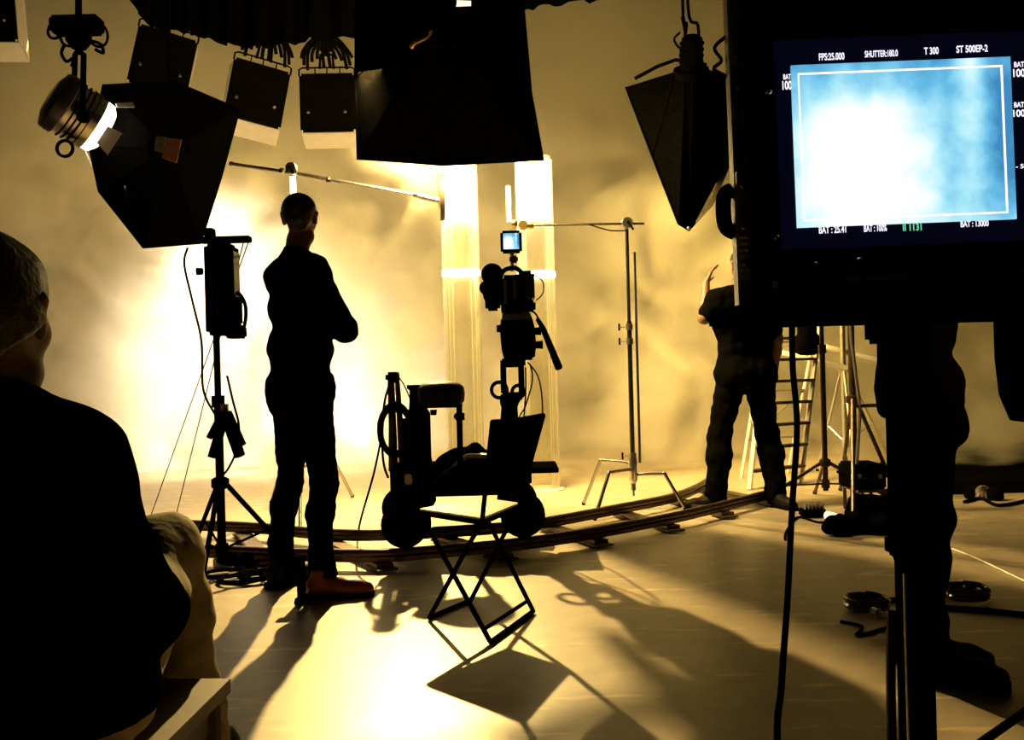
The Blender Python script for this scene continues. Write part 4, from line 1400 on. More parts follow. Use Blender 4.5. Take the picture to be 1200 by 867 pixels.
# --- man 2: at the right, behind the big monitor, one hand raised to his head
x2 = P(873, 597, 6.55).x
m2 = thing('person', 'man in dark shirt standing behind the large monitor with one hand raised to his head', 'person', loc=(x2, 6.55, 0), rot=(0, 0, rad(8)))
J = dict(pelvis=V(0.03, 0, .95), chest=V(0.03, .0, 1.28), neck=V(0.0, -.01, 1.50), r=V(1, 0, 0), sl=V(-.17, -.01, 1.45), sr=V(.20, -.01, 1.44))
el, er = V(-.235, .05, 1.30), V(.27, .02, 1.17)
el = V(-.25, .02, 1.33)
wl, wr = V(-.165, .10, 1.66), V(.29, .12, .93)
wl = V(-.205, .10, 1.575)
hl, hr = V(-.07, 0, .91), V(.125, 0, .91)
kl_, kr_ = V(-.165, .03, .49), V(.185, .02, .49)
al, ar = V(-.215, -.03, .09), V(.21, -.05, .09)
hc_, hf = V(.045, .02, 1.69), V(.05, 1, -.1)
B = Body()
torso(B, J, -.022)
arm(B, J['sl'], el, wl); arm(B, J['sr'], er, wr)
leg(B, hl, kl_, al, -.022); leg(B, hr, kr_, ar, -.022)
B.c(V(0.02, -.02, 1.47), V(.04, .005, 1.60), .058, .055, k=.03)
head(B, hc_, hf)
hand(B, wl, V(.55, .15, 1), V(1, .1, -.35), V(.3, 1, 0), .45)
hand(B, wr, V(.05, .35, -1), V(-1, 0, 0), V(0, 1, .2), .6)
B.c(al, al + V(-.08, .04, -.05), .038, .03, k=.02); B.c(ar, ar + V(.01, .10, -.05), .038, .03, k=.02)
body_obj('body', B, M['skin'], m2, .0075)
B = Body()
torso(B, J, .014)
B.c(J['sl'], el * .8 + J['sl'] * .2, .070, .062, k=.03); B.c(J['sr'], er * .8 + J['sr'] * .2, .070, .060, k=.03)
B.c(V(-.04, 0, .92), V(.10, 0, .92), .142, k=.05)
B.plane((0, 0, .84), (0, 0, -1)).plane((0, 0.0, 1.55), (0, .25, 1))
body_obj('shirt', B, M['shirt_black'], m2, .011, .007, 11)
B = Body()
for h_, k_, a_ in ((hl, kl_, al), (hr, kr_, ar)):
    leg(B, h_, k_, a_, .020, gl=.026)
    B.c(a_ + V(0, -.005, .10), a_ + V(0, .02, -.03), .068, .074, k=.02)
B.c(V(-.06, 0, .94), V(.12, 0, .94), .124, k=.04)
B.plane((0, 0, 1.05), (0, 0, 1)).plane((0, 0, .04), (0, 0, -1))
body_obj('trousers', B, M['trouser_black'], m2, .011, .010, 12)
shoe('shoe', m2, (al[0], al[1], 0), (-1, .25, 0), M['leather'])
shoe('shoe', m2, (ar[0], ar[1], 0), (.2, -1, 0), M['leather'])
B = Body()
L = head(B, hc_, hf)
B2 = Body()
B2.c(L(0, -.022, .037), L(0, .018, .042), .088, .084, k=.02)
B2.c(L(0, -.05, -.02), L(0, -.045, -.05), .054, .047, k=.03)
B2.plane(L(0, .052, .06), unit(hf) + V(0, 0, -.9)).plane(L(0, 0, -.08), (0, 0, -1))
body_obj('hair', B2, M['hair'], m2, .009, .005, 15)

# --- man 3: near, behind the monitor stand, in profile
x3 = P(1096, 790, 3.0).x
m3 = thing('person', 'dark figure standing close behind the monitor stand, shoe pointing right', 'person', loc=(x3, 3.0, 0), rot=(0, 0, -rad(112)))
J = dict(pelvis=V(0, -.005, .93), chest=V(0, -.01, 1.27), neck=V(0, -.0, 1.48), r=V(1, 0, 0), sl=V(-.18, -.01, 1.43), sr=V(.18, -.01, 1.43), w=.95, girth=.82)
el, er = V(-.205, -.02, 1.17), V(.205, -.02, 1.17)
wl, wr = V(-.165, .0, .94), V(.165, .0, .94)
hl, hr = V(-.09, 0, .89), V(.09, 0, .89)
kl_, kr_ = V(-.085, .0, .49), V(.085, .0, .49)
al, ar = V(-.08, -.045, .09), V(.08, -.02, .09)
hc_, hf = V(0, .03, 1.665), V(0, 1, -.05)
B = Body()
torso(B, J, -.022)
arm(B, J['sl'], el, wl); arm(B, J['sr'], er, wr)
leg(B, hl, kl_, al, -.022); leg(B, hr, kr_, ar, -.022)
B.c(V(0, -.01, 1.45), V(0, .01, 1.58), .056, .053, k=.03)
head(B, hc_, hf)
hand(B, wl, V(.25, .10, -1), V(1, 0, 0), V(0, 1, .2), .4)
hand(B, wr, V(-.25, .10, -1), V(-1, 0, 0), V(0, 1, .2), .6)
B.c(al, al + V(0, .10, -.05), .038, .03, k=.02); B.c(ar, ar + V(0, .10, -.05), .038, .03, k=.02)
body_obj('body', B, M['skin'], m3, .0075)
B = Body()
torso(B, J, .012)
arm(B, J['sl'], el, wl, .014); arm(B, J['sr'], er, wr, .014)
B.c(V(-.08, -.01, .90), V(.08, -.01, .90), .105, k=.04)
B.plane((0, 0, .84), (0, 0, -1)).plane((0, 0.0, 1.525), (0, .25, 1))
body_obj('shirt', B, M['shirt_black'], m3, .011, .007, 21)
B = Body()
for h_, k_, a_ in ((hl, kl_, al), (hr, kr_, ar)):
    leg(B, h_, k_, a_, .0, gl=.010)
    B.c(a_ + V(0, -.005, .10), a_ + V(0, .02, -.03), .056, .062, k=.02)
    sx_ = 1 if h_[0] > 0 else -1
    B.c(V(sx_ * .165, .035, .935), V(sx_ * .125, .05, .79), .050, .062, k=.03)
B.c(V(-.08, -.01, .92), V(.08, -.01, .92), .100, k=.04)
B.plane((0, 0, 1.0), (0, 0, 1)).plane((0, 0, .035), (0, 0, -1))
body_obj('trousers', B, M['trouser_black'], m3, .011, .009, 22)
shoe('shoe', m3, (al[0], al[1], 0), (.1, 1, 0), M['leather'])
shoe('shoe', m3, (ar[0], ar[1], 0), (.15, 1, 0), M['leather'])
B2 = Body()
L = head(Body(), hc_, hf)
B2.c(L(0, -.022, .037), L(0, .018, .042), .087, .083, k=.02)
B2.c(L(0, -.05, -.02), L(0, -.045, -.05), .054, .047, k=.03)
B2.plane(L(0, .052, .06), unit(hf) + V(0, 0, -.9)).plane(L(0, 0, -.08), (0, 0, -1))
body_obj('hair', B2, M['hair'], m3, .009, .005, 25)

# --- man 4: seated close to us at the left, seen from behind
m4 = thing('person', 'seated person in a dark top and khaki trousers in the left foreground, seen from behind', 'person', loc=(0, 0, 0))
J = dict(pelvis=V(-.775, 1.50, .53), chest=V(-.80, 1.46, .77), neck=V(-.80, 1.42, .955), r=unit(V(1, -.10, 0)), sl=V(-.985, 1.44, .855), sr=V(-.675, 1.41, .850), w=.88, girth=.95)
el, er = V(-1.04, 1.52, .63), V(-.595, 1.49, .63)
wl, wr = V(-.93, 1.76, .60), V(-.69, 1.72, .62)
hl, hr = V(-.87, 1.52, .505), V(-.69, 1.50, .505)
kl_, kr_ = V(-.90, 1.93, .56), V(-.735, 1.95, .635)
al, ar = V(-.92, 2.02, .13), V(-.715, 2.06, .20)
hc_, hf = V(-.785, 1.40, 1.100), V(-.12, 1, 0)
J_FWD = (0, 1, 0)
B = Body()
torso(B, J, -.022)
arm(B, J['sl'], el, wl); arm(B, J['sr'], er, wr)
leg(B, hl, kl_, al, -.022); leg(B, hr, kr_, ar, -.022)
B.c(V(-.80, 1.41, .92), V(-.80, 1.405, 1.04), .060, .057, k=.03)
head(B, hc_, hf, s=1.03)
hand(B, wl, V(.3, 1, -.1), V(0, 0, -1), V(1, 0, 0), .5)
hand(B, wr, V(-.3, 1, -.1), V(0, 0, -1), V(-1, 0, 0), .5)
B.c(al, al + V(0, .10, -.05), .038, .03, k=.02); B.c(ar, ar + V(0, .10, -.05), .038, .03, k=.02)
body_obj('body', B, M['skin'], m4, .0075)
B = Body()
torso(B, J, .016)
arm(B, J['sl'], el, wl, .020); arm(B, J['sr'], er, wr, .020)
B.c(V(-.80, 1.41, .94), V(-.80, 1.408, .975), .070, .068, k=.03)
B.plane((0, 0, .47), (0, 0, -1)).plane((-.80, 1.42, 1.000), (0, .3, 1))
body_obj('shirt', B, M['shirt_black'], m4, .010, .006, 31)
B = Body()
for h_, k_, a_ in ((hl, kl_, al), (hr, kr_, ar)):
    leg(B, h_, k_, a_, .018, gl=.022)
    B.c(a_ + V(0, -.01, .10), a_ + V(0, .02, -.03), .064, .070, k=.02)
B.c(V(-.86, 1.52, .51), V(-.72, 1.52, .51), .100, k=.04)
B.plane((0, 0, .075), (0, 0, -1))
body_obj('trousers', B, M['khaki'], m4, .010, .010, 32)
bx0, bx1 = al[0], ar[0]
shoe('shoe', m4, (al[0], al[1], .02), (0, 1, 0), M['leather'])
shoe('shoe', m4, (ar[0], ar[1], .10), (.05, 1, 0), M['leather'])
B2 = Body()
L = head(Body(), hc_, hf, s=1.03)
B2.c(L(0, -.024, .040), L(0, .016, .045), .091, .085, k=.02)
B2.c(L(0, -.055, -.01), L(0, -.045, -.060), .060, .050, k=.03)
B2.c(L(-.05, -.03, -.01), L(.05, -.03, -.01), .035, k=.03)
B2.plane(L(0, .050, .06), unit(hf) + V(0, 0, -.9)).plane(L(0, 0, -.085), (0, .3, -1))
body_obj('hair', B2, M['hair'], m4, .008, .008, 35)

# what he sits on, and the low boxes under his feet
bn = thing('wooden_seat', 'worn wooden box seat under the seated person, one corner lit', 'seat', loc=(-.80, 1.6, 0))
a_ = [F(270, 795, .395), F(194, 862, .395)]
q = [Vector((a_[0].x, a_[0].y, .395)), Vector((a_[1].x, a_[1].y - .35, .395)), Vector((-1.08, 1.26, .395)), Vector((-1.06, 1.93, .395))]
MB().hexa([p - Vector((0, 0, .028)) for p in q], q).build('seat_board', M['wood'], bn, world=True)
cq = sum(q, Vector()) / 4
for p in q:
    e = p + (cq - p) * 0.12
    MB().tube([e - Vector((0, 0, .028)), Vector((e.x, e.y, 0))], 0.02, 8).build('leg', M['dark_wood'], bn, True, world=True)
for i in range(4):
    e0, e1 = q[i] + (cq - q[i]) * 0.1, q[(i + 1) % 4] + (cq - q[(i + 1) % 4]) * 0.1
    MB().hexa([e0 - Vector((0, 0, .09)), e1 - Vector((0, 0, .09)), e1 - Vector((0, .015, .09)), e0 - Vector((0, .015, .09))],
              [e0 - Vector((0, 0, .028)), e1 - Vector((0, 0, .028)), e1 - Vector((0, .015, .028)), e0 - Vector((0, .015, .028))]).build('apron', M['dark_wood'], bn, world=True)
fb = MB().box((-.70, 2.13, .05), (.16, .34, .10), bevel=.008).build('foot_box', M['dark_wood'])
tag(fb, 'low dark box under the right foot of the seated person', 'box')
fb = MB().box((-.92, 2.09, .01), (.16, .34, .02), bevel=.004).build('floor_board', M['dark_wood'])
tag(fb, 'thin dark board under the left foot of the seated person', 'board')

# ================================================================== LAMP STAND AT THE LEFT
def tripod(label, base, collar_z, top_z, feet, m, post_r=0.018, parent_extra=None, low=0.08):
    b = Vector(base)
    t = thing('tripod_stand', label, 'stand', loc=b)
    for f_ in feet:
        f_ = Vector(f_)
        k = b + (f_ - b) * 0.06 + Vector((0, 0, collar_z))
        lg = MB().tube([k, f_ + Vector((0, 0, .012))], 0.013, 8).build('leg', m, t, True, world=True)
        MB().ball(f_ + Vector((0, 0, .014)), 0.018, 8).build('rubber_foot', M['rubber'], lg, True, world=True)
        mid = k.lerp(f_, 0.55)
        MB().tube([b + Vector((0, 0, low + 0.05)), mid], 0.007, 6).build('brace', m, t, True, world=True)
    MB().tube([b + Vector((0, 0, low)), b + Vector((0, 0, top_z * .55 + collar_z * .45))], post_r, 12).build('lower_post', m, t, True, world=True)
    MB().tube([b + Vector((0, 0, top_z * .55 + collar_z * .45 - .03)), b + Vector((0, 0, top_z))], post_r * .78, 12).build('riser', m, t, True, world=True)
    MB().lathe([(post_r * 1.3, -.03), (post_r * 2.0, -.02), (post_r * 2.0, .02), (post_r * 1.3, .03)], b + Vector((0, 0, collar_z)), (0, 0, 1), 14).build('leg_collar', m, t, True, world=True)
    MB().lathe([(post_r * 1.5, -.03), (post_r * 1.5, .03)], b + Vector((0, 0, low + .05)), (0, 0, 1), 12).build('brace_collar', m, t, True, world=True)
    MB().lathe([(post_r * 1.5, -.03), (post_r * 1.5, .03)], b + Vector((0, 0, top_z * .55 + collar_z * .45)), (0, 0, 1), 12).build('lock_collar', m, t, True, world=True)
    return t


YL = 4.75
bp0 = P(259, 600, YL)
ls = tripod('dark tripod lamp stand holding the tall black lamp at the left', (bp0.x, YL, 0), P(258, 566, YL).z, P(261, 392, YL).z,
            [F(233, 704), F(352, 664), F(228, 640)], M['black_metal'], 0.022)
for (xa, ya, xb, yb, r_) in ((257, 490, 245, 513, .016), (260, 498, 249, 536, .026), (268, 497, 281, 534, .028), (269, 485, 285, 521, .016)):
    MB().tube([P(xa, ya, YL - .03), P(xb, yb, YL - .08)], r_, 10).build('clamp_handle', M['black_plastic'], ls, True, world=True)
MB().box(P(262, 492, YL), (.075, .07, .12), bevel=.015).build('clamp_body', M['black_metal'], ls, True, world=True)
MB().lathe([(.028, -.02), (.03, .02)], P(261, 478, YL), (0, 0, 1), 14).build('bright_collar', M['chrome'], ls, True, world=True)

lh_ = thing('lamp_head', 'tall black lamp body with a top bar and side handle on the left tripod', 'lamp', loc=P(256, 394, YL))
slab(237, 272, 284, 392, YL - .07, YL + .10, 'body', M['black_metal'], lh_, .018)
slab(262, 275, 290, 388, YL - .05, YL + .08, 'side_casing', M['leather'], lh_, .016)
slab(233, 292, 277, 283, YL - .03, YL + .03, 'top_bar', M['black_metal'], lh_, .005)
MB().lathe([(.02, -.02), (.03, .0), (.028, .03), (.015, .038)], P(246, 276, YL), (0, 0, 1), 14).build('bar_knob', M['black_plastic'], lh_, True, world=True)
MB().lathe([(.018, -.015), (.02, .015)], P(234, 318, YL), (-1, 0, 0), 10).build('side_knob', M['black_plastic'], lh_, True, world=True)
MB().tube(smooth_path([P(272, 346, YL), P(280, 344, YL), P(287, 356, YL), P(288, 372, YL), P(284, 388, YL), P(276, 391, YL)], 6), .010, 8).build('handle', M['black_plastic'], lh_, True, world=True)
slab(262, 283, 381, 396, YL - .05, YL + .06, 'switch_box', M['black_plastic'], lh_, .01)
slab(270, 280, 348, 380, YL - .03, YL + .05, 'latch', M['black_plastic'], lh_, .008)
for k in range(4):
    slab(241, 258, 300 + 18 * k, 304 + 18 * k, YL - .078, YL - .068, 'vent_rib', M['black_plastic'], lh_, .003)
cb_ = MB().tube(smooth_path([P(220, 290, YL + .1), P(216, 310, YL + .1), P(226, 355, YL + .05), P(236, 400, YL), P(238, 455, YL), P(250, 482, YL - .02), P(257, 490, YL - .03)], 7), .006, 6).build('cable', M['rubber'])
tag(cb_, 'thin black cable hanging from the octagonal softbox to the left tripod', 'cable')
cb_ = MB().tube(smooth_path([P(266, 440, YL), P(273, 470, YL), P(280, 500, YL - .05), P(276, 530, YL), P(268, 548, YL), P(262, 556, YL)], 7), .006, 6).build('cable', M['rubber'])
tag(cb_, 'short black cable looped down the post of the left tripod', 'cable')
for (xa, ya, xb, yb, lab) in ((174, 612, 292, 281, 'thin taut wire from the lamp top bar to the floor, outer of the two'), (206, 605, 286, 281, 'thin taut wire from the lamp top bar to the floor, inner of the two')):
    e = F(xa, ya)
    cb_ = MB().tube([e, P(xb, yb, YL)], .0035, 6).build('guy_wire', M['rubber'])
    tag(cb_, lab, 'wire')

# small things on the floor by the tripod
wb = slab(249, 270, 655, 664, F(258, 665).y, F(258, 665).y + .08, 'small_box', M['pale_paint'], None, .004)
tag(wb, 'small pale box on the floor at the foot of the left tripod', 'box')
for i, (x, y, R, tn, lab) in enumerate(((262, 676, .10, 2, 'loose cable loop lying by the small pale box'), (284, 682, .11, 2, 'loose cable loop lying between the tripod and the standing man'), (303, 680, .09, 3, 'loose cable loop lying at the left shoe of the standing man'))):
    p = F(x, y)
    cable_coil(lab, p + Vector((0, 0, .012)), (0, 0, 1), R, tn, .008, 'cable loops on the floor by the left tripod')
for i, (x, y, w_, h_, lab) in enumerate(((284, 664, .14, .06, 'black bag of cables beside the small pale box'), (302, 662, .12, .07, 'dark clamp heap beside the left shoe of the standing man'))):
    p = F(x, y)
    B = Body()
    for k in range(5):
        q_ = np.array(p) + V(random.uniform(-w_, w_) * .45, random.uniform(-.04, .05), h_ * .45)
        B.c(q_, q_ + V(random.uniform(-.05, .05), random.uniform(-.03, .03), h_ * .25), h_ * .42, k=.02)
    B.plane((0, 0, .004), (0, 0, -1))
    tag(body_obj('sandbag', B, M['black_cloth'], None, .009, .006, 40 + i), lab, 'bag')
sp_ = thing('floor_spike', 'short black peg standing on the floor between the shoes of the standing man', 'peg', loc=F(354, 706))
MB().tube([F(354, 706), P(352, 655, F(354, 706).y)], .020, 10).build('shaft', M['black_metal'], sp_, True, world=True)
MB().lathe([(.035, 0), (.03, .02)], F(354, 706), (0, 0, 1), 14).build('foot', M['rubber'], sp_, True, world=True)
MB().box(P(350, 655, F(354, 706).y), (.06, .05, .03), bevel=.006).build('head', M['black_metal'], sp_, True, world=True)

# ================================================================== LARGE VIDEO MONITOR ON ITS STAND
YM = 1.15
mc = P(1061, 166, YM)
mon = thing('video_monitor', 'large black video monitor with a bright blue and white picture', 'monitor', loc=mc, rot=(0, -rad(0.8), 0))
pxm = YM / F_PX


def mloc(px, py, dy=0.0):
    """photo pixel on the screen plane -> the monitor's own frame (undoing the small tilts)"""
    du, dv = (px - 1061), -(py - 166)
    a = math.radians(2.3)
    return Vector(((du * math.cos(a) + dv * math.sin(a)) * pxm, dy, (-du * math.sin(a) + dv * math.cos(a)) * pxm))


def mbox(x0, x1, z0, z1, y0, y1, name, m, bev=.004, parent=None):
    """rectangle in monitor pixels (x right, z up from the screen centre)"""
    c = Vector(((x0 + x1) / 2 * pxm, (y0 + y1) / 2, (z0 + z1) / 2 * pxm))
    return MB().box(c, ((x1 - x0) * pxm, y1 - y0, (z1 - z0) * pxm), bevel=bev).build(name, m, parent or mon, True)


XL, XR, ZT, ZB = -172, 205, 205, -172
# front frame around the glass: four bezel bars
mbox(XL, -152, ZB, ZT, -.012, .02, 'bezel_side', M['black_plastic'])
mbox(158, XR, ZB, ZT, -.012, .02, 'bezel_side', M['black_plastic'])
mbox(-152, 158, 128, ZT, -.012, .02, 'bezel_top', M['black_plastic'])
mbox(-152, 158, ZB, -122, -.012, .02, 'bezel_bottom', M['black_plastic'])
mbox(-152, 158, -122, 128, .008, .02, 'screen_glass', M['dark_glass'], .002)
pic = mbox(-129, 129, -95, 96, .004, .0075, 'picture', screen_material(), 0)
# thin white frame line inside the picture
for a, b, c, d in ((-122, 118, 84, 86), (-122, 118, -88, -86), (116.5, 118.5, -88, 86), (-122, -120.5, -88, 86)):
    mbox(a, b, c, d, .0022, .0036, 'frame_line', M['text_white'], 0)
mbox(XL + 4, XR - 4, ZB + 6, ZT - 4, .02, .10, 'cabinet', M['black_metal'], .012)
t_ = [Vector((x * pxm, .10, z * pxm)) for x, z in ((XL + 12, ZB + 16), (XR - 12, ZB + 16), (XR - 12, ZT - 12), (XL + 12, ZT - 12))]
t2 = [Vector((x * pxm, .30, z * pxm)) for x, z in ((-70, -80), (110, -80), (110, 110), (-70, 110))]
MB().hexa(t_, t2).build('rear_cabinet', M['black_metal'], mon)
# rack frame at the left side with its slots and fittings
side = mbox(XL - 22, XL - 4, ZB - 24, ZT + 60, .035, .06, 'rack_ear', M['alu'], .002)
mbox(XL - 4, XL, ZB - 18, ZT + 50, .0, .11, 'side_cheek', M['black_metal'], .002)
for i in range(9):
    z = -150 + i * 8
    mbox(XL - 19, XL - 8, z, z + 3.5, .033, .0362, 'slot', M['pale_paint'], 0, side)
for z0, z1, m_ in ((-55, -20, 'steel'), (-100, -75, 'steel'), (-10, 40, 'black_plastic'), (55, 100, 'black_metal')):
    mbox(XL - 21, XL - 12, z0, z1, .026, .035, 'latch_plate', M[m_], .002, side)
for z in (-38, -88, 80, 118, -132):
    c = Vector(((XL - 14) * pxm, .03, z * pxm))
    MB().lathe([(.004, 0), (.005, .004), (.002, .006)], c, (0, -1, 0), 10).build('screw', M['chrome'], side, True)
MB().tube(smooth_path([Vector(((XL - 22) * pxm, .05, -40 * pxm)), Vector(((XL - 32) * pxm, .05, -48 * pxm)), Vector(((XL - 32) * pxm, .05, -82 * pxm)), Vector(((XL - 20) * pxm, .05, -92 * pxm))], 5), .010, 8).build('side_handle', M['black_plastic'], mon, True)
MB().tube(smooth_path([Vector(((XL - 20) * pxm, .055, 150 * pxm)), Vector(((XL - 34) * pxm, .06, 138 * pxm)), Vector(((XL - 26) * pxm, .06, 122 * pxm)), Vector(((XL - 36) * pxm, .06, 112 * pxm)), Vector(((XL - 20) * pxm, .055, 100 * pxm))], 5), .0025, 6).build('side_lead', M['rubber'], mon, True)
for x, z in ((-116, -131 - 10), (-66, -138), (-162, 60), (-160, -108)):
    c = Vector((x * pxm, -.012, z * pxm))
    MB().lathe([(.0035, 0), (.0035, .006), (.002, .008)], c, (0, -1, 0), 10).build('front_knob', M['steel'], mon, True)
mbox(-166, -160, -152 - 14, -144 - 14, -.016, -.012, 'indicator', M['pale_paint'], .0005)
for x0, x1, m_ in ((-80, -62, 'alu'), (-58, -8, 'alu'), (-110, -84, 'black_plastic'), (122, 146, 'alu')):
    mbox(x0, x1, -163, -156, -.016, -.012, 'front_strip', M[m_], .001)
mbox(-170, 215, -186, -172, -.03, .20, 'base_plate', M['black_metal'], .004)


def screen_text(body, px, py, h_px, m, width_px=None, align='LEFT'):
    cu = bpy.data.curves.new('lettering', 'FONT')
    cu.body = body
    cu.align_x = align
    cu.size = 1.0
    cu.extrude = 0.0
    cu.offset = 0.02
    tmp = bpy.data.objects.new('lettering', cu)
    COL.objects.link(tmp)
    dg = bpy.context.evaluated_depsgraph_get()
    me = bpy.data.meshes.new_from_object(tmp.evaluated_get(dg))
    bpy.data.objects.remove(tmp)
    bpy.data.curves.remove(cu)
    co = np.array([v.co[:] for v in me.vertices])
    x0, x1 = co[:, 0].min(), co[:, 0].max()
    sx = (width_px * pxm / (x1 - x0)) if width_px else h_px * pxm / .7
    o0 = mloc(px, py)
    for v in me.vertices:
        x, y = v.co.x, v.co.y
        v.co = (o0.x + (x - x0) * sx, .0068, o0.z + y * h_px * pxm / .7)
    me.materials.clear()
    me.materials.append(m)
    o = bpy.data.objects.new('lettering', me)
    COL.objects.link(o)
    o.parent = mon
    return o


screen_text('FPS:25.000', 962, 68.5, 8, M['text_white'], 30)
screen_text('SHUTTER:180.0', 1016, 65, 7.5, M['text_white'], 39)
screen_text('T 300', 1086, 61.5, 8, M['text_white'], 17)
screen_text('ST 500EP-2', 1124, 59.5, 8, M['text_white'], 37)
screen_text('BAT', 920, 91, 6, M['text_white'], 9)
screen_text('100', 919, 103, 10, M['text_white'], 11)
screen_text('BAT : 25.41', 962, 272.5, 8, M['text_white'], 32)
screen_text('BAT : 100%', 1015, 270.5, 8, M['text_white'], 27)
screen_text('\u25a0 1131' if False else 'II 1131', 1061, 269.5, 8, M['text_green'], 22)
screen_text('BAT : 13000', 1129, 265, 7, M['text_white'], 33)
screen_text('BAT', 1192, 76.5, 6, M['text_white'], 12)
screen_text('100', 1191, 88, 9, M['text_white'], 14)
screen_text('BAT', 1192, 124, 6, M['text_white'], 12)
screen_text('100', 1191, 135, 8, M['text_white'], 14)
screen_text('- 50', 1194, 196, 5, M['text_white'], 14)

# stand below it
mst = thing('monitor_stand', 'heavy black monitor stand with a square post under the large monitor', 'stand', loc=(P(1067, 400, 1.22).x, 1.22, 0))
slab(880, 1330, 352, 364, 1.10, 1.34, 'tray', M['black_metal'], mst, .004)
slab(1042, 1090, 364, 400, 1.18, 1.27, 'neck_block', M['black_metal'], mst, .006)
pc = P(1066, 500, 1.22)
zt = P(1066, 366, 1.22).z
zs = P(1066, 640, 1.22).z
MB().box((pc.x, 1.22, (zt + zs) / 2), (.048, .048, zt - zs), bevel=.006).build('upper_post', M['black_metal'], mst, True, world=True)
MB().box((pc.x, 1.22, (zs + .06) / 2 + .02), (.038, .038, zs - .06), bevel=.005).build('lower_post', M['black_metal'], mst, True, world=True)
MB().box((pc.x, 1.22, zs), (.056, .056, .03), bevel=.006).build('lock_sleeve', M['black_metal'], mst, True, world=True)
MB().tube([(pc.x - .022, 1.197, zs - .03), (pc.x - .022, 1.197, .07)], .0014, 6).build('edge_strip', M['steel'], mst, True, world=True)  # pale strip put in as the lit edge of the post
MB().tube(smooth_path([(pc.x - .034, 1.21, zs - .08), (pc.x - .038, 1.21, zs - .25), (pc.x - .036, 1.21, .08)], 6), .006, 6).build('post_lead', M['leather'], mst, True, world=True)
for k in range(4):
    a = PI / 2 * k + PI / 4
    MB().tube([(pc.x, 1.22, .09), (pc.x + .34 * math.cos(a), 1.22 + .34 * math.sin(a), .035)], .018, 8).build('leg', M['black_metal'], mst, True, world=True)
    MB().lathe([(.03, -.014), (.035, 0), (.03, .014)], (pc.x + .34 * math.cos(a), 1.22 + .34 * math.sin(a), .035), (1, 0, 0), 14).build('caster', M['rubber'], mst, True, world=True)
bg = Body()
for (a, b, r_) in (((1038, 392), (1040, 440), .020), ((1040, 440), (1039, 480), .022), ((1036, 455), (1040, 470), .020), ((1042, 372), (1042, 400), .014)):
    bg.c(P(*a, 1.26), P(*b, 1.26), r_ * .62, k=.01)
bgo = body_obj('cable_pouch', bg, M['black_cloth'], None, .005, .004, 50)
tag(bgo, 'black pouch hanging under the large monitor beside its post', 'bag')
hg = MB().tube(smooth_path([P(928, 362, 1.24), P(929, 430, 1.24), P(934, 500, 1.24), P(928, 600, 1.22), P(923, 700, 1.18), P(916, 800, 1.12), P(912, 900, 1.05), (P(912, 900, 1.05).x - .01, .95, .25), (P(912, 900, 1.05).x + .05, .9, .012), (.6, 1.0, .009)], 8), .0042, 8).build('cable', M['rubber'])
tag(hg, 'long black cable hanging from the large monitor to the floor', 'cable')

# ================================================================== CLUTTER AT THE RIGHT: LADDER, STANDS, BAGS
lad = thing('step_ladder', 'tall step ladder behind the man at the right', 'ladder', loc=(P(925, 560, 8.2).x, 8.2, 0))
A0, A1 = F(878, 574), F(938, 566)
yl = (A0.y + A1.y) / 2
tl, tr_ = P(905, 330, yl + .30), P(966, 330, yl + .35)
MB().tube([A0, tl], .024, 8).build('stile', M['pale_paint'], lad, True, world=True)
MB().tube([A1, tr_], .024, 8).build('stile', M['alu'], lad, True, world=True)
for k in range(9):
    t = .085 + k * .105
    a, b = A0.lerp(tl, t), A1.lerp(tr_, t)
    d = (b - a)
    c = (a + b) / 2
    R_ = Matrix.Rotation(math.atan2(d.y, d.x), 3, 'Z')
    MB().box(c, (d.length, .075, .024), R_, bevel=.004).build('step', M['rail'], lad, True, world=True)
b0, b1 = A0 + Vector((.12, .75, 0)), A1 + Vector((.12, .75, 0))
MB().tube([b0, tl + Vector((.02, .05, 0))], .016, 8).build('rear_stile', M['pale_paint'], lad, True, world=True)
MB().tube([b1, tr_ + Vector((.02, .05, 0))], .016, 8).build('rear_stile', M['pale_paint'], lad, True, world=True)
for t in (.2, .45, .7):
    MB().tube([b0.lerp(tl, t), b1.lerp(tr_, t)], .011, 8).build('rear_brace', M['alu'], lad, True, world=True)
MB().tube([b0.lerp(tl, .2), b1.lerp(tr_, .45)], .010, 8).build('rear_brace', M['alu'], lad, True, world=True)
MB().tube([A0.lerp(tl, .3), b0.lerp(tl, .3)], .009, 6).build('spreader', M['alu'], lad, True, world=True)
MB().tube([A1.lerp(tr_, .3), b1.lerp(tr_, .3)], .009, 6).build('spreader', M['alu'], lad, True, world=True)
c = (tl + tr_) / 2
MB().box(c + Vector((0, .03, .02)), (.6, .22, .04), bevel=.01).build('top_cap', M['dark_wood'], lad, True, world=True)

hl_ = thing('hanging_lamp', 'black can lamp hanging just under the monitor tray before the ladder', 'lamp', loc=P(944, 300, 6.9))
MB().lathe([(.05, -.34), (.085, -.32), (.085, -.20), (.07, -.18), (.07, .05), (.05, .08)], P(945, 362, 6.9), (0, 0, 1), 20).build('housing', M['black_metal'], hl_, True, world=True)
MB().tube([P(945, 350, 6.9), P(945, 300, 6.9), P(947, -250, 6.9)], .012, 8).build('hanger', M['black_metal'], hl_, True, world=True)

